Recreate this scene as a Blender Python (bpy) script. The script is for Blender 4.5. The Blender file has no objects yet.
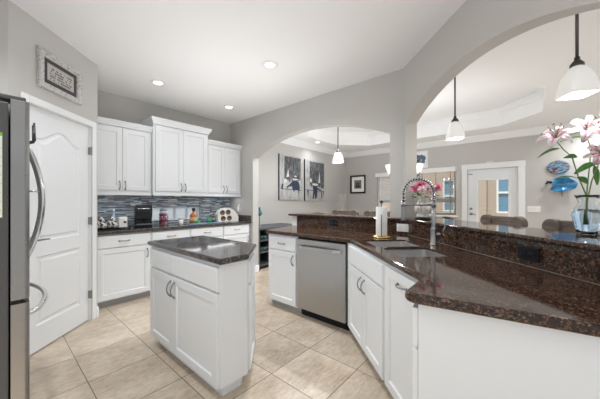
import bpy, bmesh, math, random
from mathutils import Vector, Matrix
random.seed(7)
SC = bpy.context.scene
COL = SC.collection
PI = math.pi

# ------------------------------------------------------------------ camera
CAM_Z = 1.27
YAW = math.radians(40.82)
cam = bpy.data.cameras.new('camera')
cam.sensor_width = 36.0
cam.lens = 267.0 / 600.0 * 36.0
cam.shift_y = 1.5 / 600.0
cam.clip_start = 0.02
camo = bpy.data.objects.new('camera', cam)
COL.objects.link(camo)
camo.location = (0, 0, CAM_Z)
camo.rotation_euler = (PI / 2, 0, YAW - PI / 2)
SC.camera = camo

# ------------------------------------------------------------------ world, exposure
w = bpy.data.worlds.new('world'); SC.world = w
w.use_nodes = True
wt = w.node_tree
bg = wt.nodes['Background']
bg.inputs['Strength'].default_value = 1.0
_tc = wt.nodes.new('ShaderNodeTexCoord'); _sx = wt.nodes.new('ShaderNodeSeparateXYZ'); _wr = wt.nodes.new('ShaderNodeValToRGB')
_ad = wt.nodes.new('ShaderNodeMath'); _ad.operation = 'MULTIPLY_ADD'; _ad.inputs[1].default_value = 0.5; _ad.inputs[2].default_value = 0.5
wt.links.new(_tc.outputs['Generated'], _sx.inputs[0]); wt.links.new(_sx.outputs['Z'], _ad.inputs[0]); wt.links.new(_ad.outputs[0], _wr.inputs[0])
SKY, UNDER_GLOW = 0.56, 0.56        # overcast sky above, glow added below the horizon to light the ceiling
_wr.color_ramp.elements[0].position = 0.44; _wr.color_ramp.elements[0].color = (UNDER_GLOW, UNDER_GLOW * 0.985, UNDER_GLOW * 0.96, 1)
_wr.color_ramp.elements[1].position = 0.52; _wr.color_ramp.elements[1].color = (SKY * 0.94, SKY * 0.97, SKY, 1)
wt.links.new(_wr.outputs['Color'], bg.inputs['Color'])
SC.view_settings.view_transform = 'Standard'
SC.view_settings.look = 'None'
SC.view_settings.gamma = 1.0
SC.view_settings.use_curve_mapping = False
SC.view_settings.exposure = 0.58
CAN_W = 56.0
PENDANT_E = 2.2
CHAND_E = 1.6
# upward fill lamps without fixtures, added to brighten the ceilings
for _loc, _e, _d in (((-0.1, 0.2, 1.45), 9.5, 1.2), ((1.75, 2.55, 1.40), 7.5, 1.2), ((4.55, 1.7, 1.32), 13.0, 1.4), ((4.6, 3.2, 1.32), 8.0, 1.2)):
    _fl = bpy.data.lights.new('ceiling_fill', 'AREA'); _fl.shape = 'DISK'; _fl.size = _d; _fl.energy = _e; _fl.color = (0.955, 0.98, 1.0)
    _fo = bpy.data.objects.new('ceiling_fill', _fl); COL.objects.link(_fo); _fo.location = _loc; _fo.rotation_euler = (math.pi, 0, 0)
# daylight outside the far windows
_sl = bpy.data.lights.new('sun', 'SUN'); _sl.energy = 3.6; _sl.angle = math.radians(3); _sl.color = (1.0, 0.96, 0.90)
_so = bpy.data.objects.new('sun', _sl); COL.objects.link(_so); _so.rotation_euler = (0, math.radians(-22), 0)

# ------------------------------------------------------------------ materials
def mat(name, col, rough=0.5, metal=0.0, spec=0.5, emit=None, estr=0.0):
    m = bpy.data.materials.new(name); m.use_nodes = True
    p = m.node_tree.nodes['Principled BSDF']
    p.inputs['Base Color'].default_value = (*col, 1)
    p.inputs['Roughness'].default_value = rough
    p.inputs['Metallic'].default_value = metal
    p.inputs['Specular IOR Level'].default_value = spec
    if emit:
        p.inputs['Emission Color'].default_value = (*emit, 1)
        p.inputs['Emission Strength'].default_value = estr
    return m

def nodes(m):
    nt = m.node_tree
    return nt, nt.nodes, nt.links, nt.nodes['Principled BSDF']

def ramp(nt, stops, interp='LINEAR'):
    r = nt.nodes.new('ShaderNodeValToRGB')
    cr = r.color_ramp; cr.interpolation = interp
    while len(cr.elements) < len(stops): cr.elements.new(0.5)
    for e, (p, c) in zip(cr.elements, stops):
        e.position = p; e.color = (*c, 1)
    return r

def coords(nt, scale=(1, 1, 1), loc=(0, 0, 0), rot=(0, 0, 0)):
    t = nt.nodes.new('ShaderNodeTexCoord'); mp = nt.nodes.new('ShaderNodeMapping')
    mp.inputs['Scale'].default_value = scale; mp.inputs['Location'].default_value = loc
    mp.inputs['Rotation'].default_value = rot
    nt.links.new(t.outputs['Object'], mp.inputs['Vector'])
    return mp.outputs['Vector']

def noise(nt, vec, scale, detail=4, rough=0.6):
    n = nt.nodes.new('ShaderNodeTexNoise')
    n.inputs['Scale'].default_value = scale; n.inputs['Detail'].default_value = detail
    n.inputs['Roughness'].default_value = rough
    nt.links.new(vec, n.inputs['Vector'])
    return n

def bump(nt, height, p, strength=0.1, dist=0.01):
    b = nt.nodes.new('ShaderNodeBump')
    b.inputs['Strength'].default_value = strength; b.inputs['Distance'].default_value = dist
    nt.links.new(height, b.inputs['Height']); nt.links.new(b.outputs['Normal'], p.inputs['Normal'])

def mix(nt, fac, a, b, mode='MIX'):
    x = nt.nodes.new('ShaderNodeMix'); x.data_type = 'RGBA'; x.blend_type = mode
    for sock, v in ((x.inputs[0], fac), (x.inputs[6], a), (x.inputs[7], b)):
        if hasattr(v, 'is_linked'): nt.links.new(v, sock)
        elif isinstance(v, tuple): sock.default_value = (*v, 1)
        else: sock.default_value = v
    return x.outputs[2]

def painted(name, col, rough=0.55, tex=0.04, scale=160):
    m = mat(name, col, rough); nt, N, L, p = nodes(m)
    n = noise(nt, coords(nt), scale, 3)
    bump(nt, n.outputs['Fac'], p, tex, 0.004)
    return m

M = {}
M['wall'] = painted('wall_paint', (0.53, 0.516, 0.493), 0.7, 0.12, 120)
M['ceiling'] = painted('ceiling_paint', (0.86, 0.86, 0.86), 0.8, 0.2, 60)
M['trim'] = painted('trim_paint', (0.84, 0.845, 0.85), 0.35)
M['cab'] = painted('cabinet_paint', (0.81, 0.832, 0.852), 0.32)
M['door'] = painted('door_paint', (0.81, 0.828, 0.845), 0.38)
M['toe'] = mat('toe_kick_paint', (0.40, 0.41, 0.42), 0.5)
M['nickel'] = mat('brushed_nickel', (0.30, 0.30, 0.31), 0.38, 1.0)
M['chrome'] = mat('chrome', (0.75, 0.75, 0.76), 0.12, 1.0)
M['black'] = mat('black_plastic', (0.008, 0.009, 0.013), 0.35, 0, 0.25)
M['blackgloss'] = mat('black_gloss', (0.01, 0.012, 0.016), 0.12)
M['white'] = mat('white_plastic', (0.85, 0.85, 0.84), 0.35)
M['ceramic'] = mat('white_ceramic', (0.82, 0.80, 0.77), 0.2)
M['paper'] = painted('white_paper', (0.88, 0.88, 0.87), 0.85)
M['iron'] = mat('dark_iron', (0.03, 0.028, 0.027), 0.4, 0.6)
M['bronze'] = mat('dark_bronze', (0.10, 0.09, 0.085), 0.35, 0.9)
M['gold'] = mat('brass', (0.72, 0.50, 0.20), 0.25, 1.0)
M['caulk'] = mat('tan_caulk', (0.26, 0.20, 0.15), 0.6)

def steel(name, base=(0.44, 0.436, 0.432), rough=0.30, axis=(3, 3, 220)):
    m = mat(name, base, rough, 1.0); nt, N, L, p = nodes(m)
    n = noise(nt, coords(nt, axis), 1.0, 3)
    mr = N.new('ShaderNodeMapRange')
    mr.inputs['To Min'].default_value = rough - 0.06; mr.inputs['To Max'].default_value = rough + 0.1
    L.new(n.outputs['Fac'], mr.inputs['Value']); L.new(mr.outputs['Result'], p.inputs['Roughness'])
    return m
M['steel'] = steel('stainless_steel')
M['fridgesteel'] = steel('dark_stainless_steel', (0.30, 0.298, 0.295), 0.28)
M['sinksteel'] = mat('sink_steel', (0.74, 0.74, 0.74), 0.30, 1.0)
M['fridgeside'] = painted('fridge_side_grey', (0.085, 0.085, 0.088), 0.45, 0.1, 400)

def granite(name, dark, mid, fleck, pale, scale=1.0, rough=0.07):
    m = mat(name, dark, rough, 0, 0.5); nt, N, L, p = nodes(m)
    v = coords(nt)
    n1 = noise(nt, v, 38 * scale, 6, 0.75)
    r1 = ramp(nt, [(0.30, dark), (0.48, mid), (0.60, dark), (0.72, mid)])
    L.new(n1.outputs['Fac'], r1.inputs['Fac'])
    vo = N.new('ShaderNodeTexVoronoi'); vo.inputs['Scale'].default_value = 150 * scale
    vo.inputs['Randomness'].default_value = 1.0
    wv = noise(nt, v, 90 * scale, 2)
    vv = N.new('ShaderNodeVectorMath'); vv.operation = 'MULTIPLY_ADD'
    L.new(wv.outputs['Color'], vv.inputs[0]); vv.inputs[1].default_value = (0.02, 0.02, 0.02); L.new(v, vv.inputs[2])
    L.new(vv.outputs['Vector'], vo.inputs['Vector'])
    sep = N.new('ShaderNodeSeparateColor'); L.new(vo.outputs['Color'], sep.inputs['Color'])
    f1 = ramp(nt, [(0.0, (0, 0, 0)), (0.72, (0, 0, 0)), (0.82, (1, 1, 1))]); L.new(sep.outputs['Red'], f1.inputs['Fac'])
    c1 = mix(nt, f1.outputs['Color'], r1.outputs['Color'], fleck)
    f2 = ramp(nt, [(0.0, (0, 0, 0)), (0.88, (0, 0, 0)), (0.92, (1, 1, 1))]); L.new(sep.outputs['Green'], f2.inputs['Fac'])
    c2 = mix(nt, f2.outputs['Color'], c1, pale)
    L.new(c2, p.inputs['Base Color'])
    p.inputs['Specular IOR Level'].default_value = 0.42
    return m
M['granite'] = granite('brown_granite', (0.008, 0.0065, 0.006), (0.034, 0.019, 0.013), (0.125, 0.058, 0.034), (0.18, 0.115, 0.075))
M['granite2'] = granite('grey_brown_granite', (0.014, 0.013, 0.013), (0.05, 0.042, 0.040), (0.085, 0.07, 0.066), (0.26, 0.23, 0.21), 1.0)

def tile_floor():
    m = mat('travertine_tile', (0.5, 0.4, 0.3), 0.33); nt, N, L, p = nodes(m)
    pitch = 0.452
    v = coords(nt, (1, 1, 1), (-1.80 + 5 * pitch, -1.443 + 8 * pitch, 0))
    br = N.new('ShaderNodeTexBrick')
    br.offset = 0.0; br.squash = 1.0
    br.inputs['Scale'].default_value = 1.0
    br.inputs['Brick Width'].default_value = pitch; br.inputs['Row Height'].default_value = pitch
    br.inputs['Mortar Size'].default_value = 0.0032; br.inputs['Mortar Smooth'].default_value = 0.3
    br.inputs['Bias'].default_value = 0.0
    br.inputs['Color1'].default_value = (0, 0, 0, 1); br.inputs['Color2'].default_value = (1, 1, 1, 1)
    br.inputs['Mortar'].default_value = (0.5, 0.5, 0.5, 1)
    L.new(v, br.inputs['Vector'])
    # shift the cloud pattern from tile to tile
    sh = N.new('ShaderNodeVectorMath'); sh.operation = 'MULTIPLY_ADD'
    L.new(br.outputs['Color'], sh.inputs[0]); sh.inputs[1].default_value = (7, 3, 5); L.new(v, sh.inputs[2])
    n1 = noise(nt, sh.outputs['Vector'], 4.5, 8, 0.68)
    st = N.new('ShaderNodeMapping'); st.inputs['Scale'].default_value = (3, 9, 3); L.new(sh.outputs['Vector'], st.inputs['Vector'])
    n2 = noise(nt, st.outputs['Vector'], 5.0, 6, 0.7)
    mm = N.new('ShaderNodeMath'); mm.operation = 'ADD'
    L.new(n1.outputs['Fac'], mm.inputs[0]); L.new(n2.outputs['Fac'], mm.inputs[1])
    hf = N.new('ShaderNodeMath'); hf.operation = 'MULTIPLY'; L.new(mm.outputs[0], hf.inputs[0]); hf.inputs[1].default_value = 0.5
    r = ramp(nt, [(0.30, (0.33, 0.24, 0.165)), (0.45, (0.53, 0.435, 0.335)), (0.56, (0.64, 0.55, 0.445)), (0.70, (0.75, 0.675, 0.58))])
    L.new(hf.outputs[0], r.inputs['Fac'])
    tint = mix(nt, br.outputs['Color'], (0.90, 0.89, 0.88), (1.05, 1.04, 1.03))
    c = mix(nt, 1.0, r.outputs['Color'], tint, 'MULTIPLY')
    c = mix(nt, br.outputs['Fac'], c, (0.17, 0.125, 0.095))
    L.new(c, p.inputs['Base Color'])
    iv = N.new('ShaderNodeMath'); iv.operation = 'SUBTRACT'; iv.inputs[0].default_value = 1.0; L.new(br.outputs['Fac'], iv.inputs[1])
    bump(nt, iv.outputs[0], p, 0.5, 0.003)
    return m
M['floor'] = tile_floor()

def mosaic():
    m = mat('glass_mosaic', (0.3, 0.3, 0.35), 0.18); nt, N, L, p = nodes(m)
    v = coords(nt, (1, 1, 1), (0, 0, 0), (PI / 2, 0, 0))
    br = N.new('ShaderNodeTexBrick'); br.offset = 0.37; br.offset_frequency = 2; br.squash = 1.4; br.squash_frequency = 3
    br.inputs['Scale'].default_value = 1.0
    br.inputs['Brick Width'].default_value = 0.105; br.inputs['Row Height'].default_value = 0.0165
    br.inputs['Mortar Size'].default_value = 0.0012; br.inputs['Mortar Smooth'].default_value = 0.1
    br.inputs['Color1'].default_value = (0, 0, 0, 1); br.inputs['Color2'].default_value = (1, 1, 1, 1)
    br.inputs['Mortar'].default_value = (0.5, 0.5, 0.5, 1)
    L.new(v, br.inputs['Vector'])
    r = ramp(nt, [(0.0, (0.10, 0.115, 0.14)), (0.18, (0.30, 0.37, 0.43)), (0.34, (0.20, 0.175, 0.17)), (0.50, (0.46, 0.54, 0.60)),
                  (0.66, (0.13, 0.17, 0.23)), (0.82, (0.36, 0.345, 0.335)), (0.93, (0.62, 0.67, 0.71))], 'CONSTANT')
    L.new(br.outputs['Color'], r.inputs['Fac'])
    n = noise(nt, coords(nt, (8, 8, 60)), 1.5, 3)
    t = ramp(nt, [(0.3, (0.7, 0.7, 0.7)), (0.7, (1.15, 1.15, 1.15))]); L.new(n.outputs['Fac'], t.inputs['Fac'])
    c = mix(nt, 1.0, r.outputs['Color'], t.outputs['Color'], 'MULTIPLY')
    c = mix(nt, br.outputs['Fac'], c, (0.36, 0.37, 0.38))
    L.new(c, p.inputs['Base Color'])
    return m
M['mosaic'] = mosaic()

def thin_glass(name, tint=(1, 1, 1), gloss=0.12, rough=0.02):
    m = bpy.data.materials.new(name); m.use_nodes = True
    nt = m.node_tree; N = nt.nodes; L = nt.links
    N.remove(N['Principled BSDF'])
    t = N.new('ShaderNodeBsdfTransparent'); t.inputs['Color'].default_value = (*tint, 1)
    g = N.new('ShaderNodeBsdfGlossy'); g.inputs['Roughness'].default_value = rough
    fr = N.new('ShaderNodeLayerWeight'); fr.inputs['Blend'].default_value = 0.22
    x = N.new('ShaderNodeMixShader')
    ad = N.new('ShaderNodeMath'); ad.operation = 'MULTIPLY_ADD'; ad.use_clamp = True; ad.inputs[1].default_value = 0.45; ad.inputs[2].default_value = 0.03
    L.new(fr.outputs['Facing'], ad.inputs[0]); L.new(ad.outputs[0], x.inputs[0])
    L.new(t.outputs[0], x.inputs[1]); L.new(g.outputs[0], x.inputs[2])
    L.new(x.outputs[0], N['Material Output'].inputs['Surface'])
    return m
M['pane'] = thin_glass('window_glass', (0.96, 0.98, 0.98))
def glass(name, col, ior):
    m = bpy.data.materials.new(name); m.use_nodes = True
    nt = m.node_tree; nt.nodes.remove(nt.nodes['Principled BSDF'])
    g = nt.nodes.new('ShaderNodeBsdfGlass'); g.inputs['Color'].default_value = (*col, 1); g.inputs['IOR'].default_value = ior; g.inputs['Roughness'].default_value = 0.0
    nt.links.new(g.outputs[0], nt.nodes['Material Output'].inputs['Surface']); return m
M['vaseglass'] = thin_glass('clear_jar_glass', (0.95, 0.98, 1.0), 0.3)
M['lilyglass'] = glass('clear_vase_glass', (0.97, 0.985, 1.0), 1.45)
M['water'] = glass('vase_water', (0.84, 0.93, 1.0), 1.33)

def glass_block():
    m = bpy.data.materials.new('frosted_glass_block'); m.use_nodes = True
    nt = m.node_tree; N = nt.nodes; L = nt.links
    p = N['Principled BSDF']
    p.inputs['Base Color'].default_value = (0.90, 0.95, 0.97, 1); p.inputs['Roughness'].default_value = 0.15
    tl = N.new('ShaderNodeBsdfTranslucent'); tl.inputs['Color'].default_value = (0.93, 0.97, 1, 1)
    tr = N.new('ShaderNodeBsdfTransparent'); tr.inputs['Color'].default_value = (0.95, 0.98, 1, 1)
    a = N.new('ShaderNodeMixShader'); a.inputs[0].default_value = 0.45
    L.new(tl.outputs[0], a.inputs[1]); L.new(tr.outputs[0], a.inputs[2])
    b = N.new('ShaderNodeMixShader'); b.inputs[0].default_value = 0.15
    L.new(a.outputs[0], b.inputs[1]); L.new(p.outputs[0], b.inputs[2])
    L.new(b.outputs[0], N['Material Output'].inputs['Surface'])
    return m
M['block'] = glass_block()
M['shade'] = mat('opal_glass', (0.80, 0.79, 0.775), 0.25, emit=(1.0, 0.98, 0.95), estr=0.16)
M['can'] = mat('lamp_disc', (1, 1, 1), 0.5, emit=(1.0, 0.97, 0.93), estr=3.5)

def wood(name, a, b, axis=(2, 22, 22), rough=0.5):
    m = mat(name, a, rough); nt, N, L, p = nodes(m)
    n = noise(nt, coords(nt, axis), 3.0, 5, 0.65)
    r = ramp(nt, [(0.3, a), (0.7, b)]); L.new(n.outputs['Fac'], r.inputs['Fac'])
    L.new(r.outputs['Color'], p.inputs['Base Color'])
    return m
M['stoolwood'] = wood('weathered_stool_wood', (0.065, 0.048, 0.038), (0.19, 0.15, 0.122))
M['blindwood'] = wood('tan_blind_wood', (0.27, 0.205, 0.14), (0.38, 0.30, 0.215), (1, 2, 30))
M['greywood'] = wood('charcoal_wood', (0.055, 0.06, 0.07), (0.10, 0.105, 0.115))
M['stucco'] = painted('tan_stucco', (0.47, 0.39, 0.325), 0.9, 0.4, 60)
M['patio'] = painted('patio_concrete', (0.5, 0.47, 0.43), 0.8, 0.2, 40)
M['blueglass'] = mat('blue_outdoor_window', (0.15, 0.29, 0.42), 0.1)
M['leaf'] = wood('leaf_green', (0.035, 0.13, 0.02), (0.10, 0.27, 0.045), (14, 14, 3), 0.35)
M['stem'] = mat('stem_green', (0.11, 0.24, 0.05), 0.45)
M['anther'] = mat('rust_anther', (0.20, 0.05, 0.02), 0.7)

def lily_petal():
    m = mat('lily_petal', (0.9, 0.8, 0.84), 0.45); nt, N, L, p = nodes(m)
    uv = N.new('ShaderNodeUVMap'); uv.uv_map = 'UVMap'
    s = N.new('ShaderNodeSeparateXYZ'); L.new(uv.outputs[0], s.inputs[0])
    r = ramp(nt, [(0.0, (0.84, 0.76, 0.79)), (0.34, (0.80, 0.58, 0.67)), (0.5, (0.55, 0.07, 0.24)), (0.66, (0.80, 0.58, 0.67)), (1.0, (0.84, 0.76, 0.79))])
    L.new(s.outputs['X'], r.inputs['Fac'])
    r2 = ramp(nt, [(0.0, (0.2, 0.2, 0.2)), (0.2, (1, 1, 1)), (0.65, (0.8, 0.8, 0.8)), (0.95, (0, 0, 0))]); L.new(s.outputs['Y'], r2.inputs['Fac'])
    c = mix(nt, r2.outputs['Color'], (0.84, 0.79, 0.80), r.outputs['Color'])
    L.new(c, p.inputs['Base Color'])
    p.inputs['Subsurface Weight'].default_value = 0.0
    return m
M['petal'] = lily_petal()
M['pinkrose'] = mat('pink_petal', (0.72, 0.16, 0.30), 0.55)
M['palerose'] = mat('pale_pink_petal', (0.80, 0.52, 0.60), 0.55)
M['teal'] = mat('teal_glass', (0.05, 0.15, 0.19), 0.15)
M['twig'] = mat('pale_twig', (0.62, 0.59, 0.55), 0.8)

# ------------------------------------------------------------------ mesh builder
class MB:
    def __init__(s): s.bm = bmesh.new()
    def _v(s, p): return s.bm.verts.new(p)
    def face(s, pts):
        return s.bm.faces.new([s._v(p) for p in pts])
    def box(s, x0, x1, y0, y1, z0, z1, mtx=None):
        c = [(x0, y0, z0), (x1, y0, z0), (x1, y1, z0), (x0, y1, z0), (x0, y0, z1), (x1, y0, z1), (x1, y1, z1), (x0, y1, z1)]
        v = [s._v(mtx @ Vector(p) if mtx else p) for p in c]
        for f in ((0, 3, 2, 1), (4, 5, 6, 7), (0, 1, 5, 4), (1, 2, 6, 5), (2, 3, 7, 6), (3, 0, 4, 7)):
            s.bm.faces.new([v[i] for i in f])
        return s
    def loops(s, loops, cap0=True, cap1=True, closed=True):
        vs = [[s._v(p) for p in lp] for lp in loops]
        n = len(vs[0])
        for a, b in zip(vs[:-1], vs[1:]):
            for i in range(n if closed else n - 1):
                j = (i + 1) % n
                s.bm.faces.new((a[i], a[j], b[j], b[i]))
        if cap0: s.bm.faces.new(vs[0][::-1])
        if cap1: s.bm.faces.new(vs[-1])
        return s
    def tube(s, pts, r, seg=10, cap=True):
        pts = [Vector(p) for p in pts]
        rs = r if isinstance(r, (list, tuple)) else [r] * len(pts)
        lps = []; up = None
        for i, p in enumerate(pts):
            t = (pts[min(i + 1, len(pts) - 1)] - pts[max(i - 1, 0)]).normalized()
            if up is None:
                up = Vector((0, 0, 1)) if abs(t.z) < 0.9 else Vector((1, 0, 0))
            a = t.cross(up)
            if a.length < 1e-4: a = t.cross(Vector((0.3, 0.8, 0.5)))
            a.normalize(); b = t.cross(a).normalized(); up = -b if (-b).dot(up) > 0 else b
            a = t.cross(up).normalized(); b = t.cross(a)
            lps.append([p + rs[i] * (math.cos(2 * PI * k / seg) * a + math.sin(2 * PI * k / seg) * b) for k in range(seg)])
        return s.loops(lps, cap, cap)
    def lathe(s, prof, c=(0, 0, 0), seg=28, cap=True):
        lps = [[(c[0] + r * math.cos(2 * PI * k / seg), c[1] + r * math.sin(2 * PI * k / seg), c[2] + z) for k in range(seg)] for r, z in prof]
        return s.loops(lps, cap, cap)
    def poly(s, outer, holes, f3, vec):
        """2-D outline with holes, placed by f3 and extruded along vec"""
        bm = s.bm; vec = Vector(vec); edges = []; rings = []
        for ring in [outer] + list(holes):
            vs = [s._v(f3(*p)) for p in ring]; rings.append(vs)
            for i in range(len(vs)): edges.append(bm.edges.new((vs[i], vs[(i + 1) % len(vs)])))
        g = bmesh.ops.triangle_fill(bm, use_beauty=True, use_dissolve=False, edges=edges)
        fs = [x for x in g['geom'] if isinstance(x, bmesh.types.BMFace)]
        mp = {}
        for ring in rings:
            for v in ring: mp[v] = s._v(v.co + vec)
        for f in fs: bm.faces.new([mp[v] for v in f.verts][::-1])
        for ring in rings:
            for i in range(len(ring)):
                a, b = ring[i], ring[(i + 1) % len(ring)]
                bm.faces.new((a, b, mp[b], mp[a]))
        return s
    def build(s, name, m, parent=None, smooth=False, bevel=0.0, seg=2, sub=0):
        bmesh.ops.recalc_face_normals(s.bm, faces=s.bm.faces[:])
        me = bpy.data.meshes.new(name); s.bm.to_mesh(me); s.bm.free()
        o = bpy.data.objects.new(name, me); COL.objects.link(o)
        me.materials.append(M[m] if isinstance(m, str) else m)
        if parent: o.parent = parent
        if smooth:
            for p in me.polygons: p.use_smooth = True
        if bevel:
            b = o.modifiers.new('bevel', 'BEVEL'); b.width = bevel; b.segments = seg; b.limit_method = 'ANGLE'; b.angle_limit = math.radians(40)
            b.harden_normals = False
        if sub:
            q = o.modifiers.new('sub', 'SUBSURF'); q.levels = sub; q.render_levels = sub
        return o

def tag(o, label, cat, group=None, kind=None):
    o['label'] = label; o['category'] = cat
    if group: o['group'] = group
    if kind: o['kind'] = kind
    return o
def empty(name, loc=(0, 0, 0), rz=0.0, label=None, cat=None, group=None, kind=None):
    o = bpy.data.objects.new(name, None); COL.objects.link(o)
    o.location = loc; o.rotation_euler = (0, 0, rz); o.empty_display_size = 0.1
    if label: tag(o, label, cat, group, kind)
    return o
def copy_tree(o, parent=None):
    c = o.copy(); COL.objects.link(c)
    if parent: c.parent = parent
    for ch in list(o.children): copy_tree(ch, c)
    return c
def arc(cx, cy, r, a0, a1, n=8):
    return [(cx + r * math.cos(math.radians(a0 + (a1 - a0) * i / n)), cy + r * math.sin(math.radians(a0 + (a1 - a0) * i / n))) for i in range(n + 1)]
def area2(p): return sum(p[i][0] * p[(i + 1) % len(p)][1] - p[(i + 1) % len(p)][0] * p[i][1] for i in range(len(p)))
def inset(p, d):
    """inset a counter-clockwise outline by d"""
    n = len(p); out = []
    for i in range(n):
        a = Vector(p[i - 1]); b = Vector(p[i]); c = Vector(p[(i + 1) % n])
        e1 = (b - a).normalized(); e2 = (c - b).normalized()
        n1 = Vector((-e1.y, e1.x)); n2 = Vector((-e2.y, e2.x))
        k = n1 + n2; L = k.length_squared
        out.append(tuple(b + k * (2 * d / L)) if L > 1e-6 else tuple(b + n1 * d))
    return out
def slab(mb, outer, z0, z1, r, holes=()):
    """stone slab with a rounded edge"""
    if area2(outer) < 0: outer = outer[::-1]
    bm = mb.bm
    prof = []
    n = 4; h = z1 - z0; r = min(r, h / 2)
    for i in range(n + 1):
        a = PI / 2 * i / n; prof.append((r - r * math.sin(a), z0 + r - r * math.cos(a)))
    for i in range(n + 1):
        a = PI / 2 * i / n; prof.append((r - r * math.cos(a), z1 - r + r * math.sin(a)))
    rings = [[mb._v((x, y, z)) for x, y in inset(outer, d)] for d, z in prof]
    m = len(outer)
    for a, b in zip(rings[:-1], rings[1:]):
        for i in range(m):
            j = (i + 1) % m; bm.faces.new((a[i], a[j], b[j], b[i]))
    hr = []
    for hole in holes:
        lo = [mb._v((x, y, z0)) for x, y in hole]; hi = [mb._v((x, y, z1)) for x, y in hole]; hr.append((lo, hi))
        for i in range(len(hole)):
            j = (i + 1) % len(hole); bm.faces.new((lo[i], lo[j], hi[j], hi[i]))
    def fill(lists):
        ed = []
        for vs in lists:
            for i in range(len(vs)):
                a, b = vs[i], vs[(i + 1) % len(vs)]
                ed.append(bm.edges.get((a, b)) or bm.edges.new((a, b)))
        bmesh.ops.triangle_fill(bm, use_beauty=True, use_dissolve=False, edges=ed)
    fill([rings[0]] + [x[0] for x in hr]); fill([rings[-1]] + [x[1] for x in hr])
    return mb
def ray(px):
    u = (px - 300) / 267.0
    return Vector((math.cos(YAW) + u * math.sin(YAW), math.sin(YAW) - u * math.cos(YAW)))

# ------------------------------------------------------------------ SETTING
H = 2.76
XA = 3.03          # arch wall, kitchen face
YB = 4.40          # long back wall
XF = 7.30          # far dining wall
WD = 1.945         # diagonal wall: x - y
TW = 0.13
R2 = math.sqrt(2)
CORN = (XA, XA - WD)
def st(o, label, cat): return tag(o, label, cat, kind='structure')

mb = MB(); mb.poly([(-0.9, -0.9), (1.6, -0.9), (2.4, -2.2), (7.45, -2.2), (7.45, 4.55), (-0.9, 4.55)], [], lambda x, y: (x, y, -0.06), (0, 0, 0.06))
st(mb.build('floor', 'floor'), 'beige travertine tile floor with thin brown grout lines', 'floor')

# ceiling with octagonal tray over the dining side
TX0, TX1, TY0, TY1, TC = 4.15, 6.62, -0.15, 3.90, 0.62
octo = [(TX0 + TC, TY0), (TX1 - TC, TY0), (TX1, TY0 + TC), (TX1, TY1 - TC), (TX1 - TC, TY1), (TX0 + TC, TY1), (TX0, TY1 - TC), (TX0, TY0 + TC)]
mb = MB()
mb.poly([(-0.9, -2.6), (7.45, -2.6), (7.45, 4.55), (-0.9, 4.55)], [octo], lambda x, y: (x, y, H), (0, 0, 0.06))
TH = 0.34
mb.loops([[(x, y, H + 0.06) for x, y in octo], [(x, y, H + TH) for x, y in octo]], False, True)
st(mb.build('ceiling', 'ceiling'), 'flat white ceiling over kitchen and dining area with raised octagonal tray', 'ceiling')
# crown inside the tray
mb = MB()
lp = []
for d, z in ((0.0, H + TH - 0.11), (0.012, H + TH - 0.10), (0.02, H + TH - 0.07), (0.06, H + TH - 0.025), (0.075, H + TH - 0.012), (0.075, H + TH - 0.002)):
    lp.append([(x, y, z) for x, y in inset(octo, d)])
mb.loops(lp, False, False)
st(mb.build('trim_1', 'trim'), 'white crown moulding round the inside of the tray ceiling', 'moulding')

# back wall with the long slot of glass block
GX0, GX1, GZ0, GZ1 = 1.585, 2.395, 0.965, 1.165
mb = MB()
mb.poly([(-0.9, 0), (7.45, 0), (7.45, H), (-0.9, H)], [[(GX0, GZ0), (GX1, GZ0), (GX1, GZ1), (GX0, GZ1)]], lambda x, z: (x, YB, z), (0, 0.15, 0))
st(mb.build('wall_back', 'wall'), 'greige painted wall behind the white cabinets and dining pictures', 'wall')
mb = MB()
mb.poly([(0.768, 0.914), (XA - 0.002, 0.914), (XA - 0.002, 1.36), (0.768, 1.36)], [[(GX0, GZ0), (GX1, GZ0), (GX1, GZ1), (GX0, GZ1)]], lambda x, z: (x, YB - 0.008, z), (0, 0.008, 0))
st(mb.build('wall_backsplash', 'mosaic'), 'blue grey glass strip mosaic backsplash above the back counter', 'backsplash')

# arch wall (x = XA), opening between y 1.236 and 3.72
A0, A1, AZ, AR = 1.236, 3.72, 2.03, 0.305
BAR_T = 1.085
BAR_B = 1.055
def ellipse_top(c, hw, z0, rise, n=40):
    return [(c + hw * math.cos(PI * i / n), z0 + rise * math.sin(PI * i / n)) for i in range(n + 1)]
def seg_arch(a, b, c, rad, top, n=40):
    return [(b + (a - b) * i / n, top - rad + math.sqrt(rad * rad - (b + (a - b) * i / n - c) ** 2)) for i in range(n + 1)]
e = seg_arch(A0, A1, 2.47, 2.84, 2.335)
out = [(YB, 0), (A1, 0)] + e + [(A0, BAR_T), (CORN[1], BAR_T), (CORN[1], H), (YB, H)]
mb = MB(); mb.poly(out, [], lambda y, z: (XA, y, z), (TW, 0, 0))
st(mb.build('wall_arch', 'wall'), 'greige wall with the wide low arch over the dishwasher', 'wall')
# diagonal arch wall; s measured from the corner towards the camera side
def dpt(s, z, n=0.0): return (CORN[0] - s / R2 + n / R2, CORN[1] - s / R2 - n / R2, z)
D0, D1 = 0.055, 1.875
e = seg_arch(D0, D1, 0.959, 1.873, 2.357)
out = [(0, BAR_T), (D0, BAR_T)] + e[::-1] + [(D1, BAR_T), (2.75, BAR_T), (2.75, H), (0, H)]
mb = MB(); mb.poly(out, [], lambda s, z: dpt(s, z), (TW / R2, -TW / R2, 0))
# wedge that closes the outer corner of the column
mb.poly([(CORN[0], CORN[1]), (CORN[0] + TW, CORN[1]), (CORN[0] + TW / R2, CORN[1] - TW / R2)], [], lambda x, y: (x, y, BAR_T), (0, 0, H - BAR_T))
st(mb.build('wall_diagonal', 'wall'), 'greige diagonal wall with the tall arch above the raised bar', 'wall')

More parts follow.
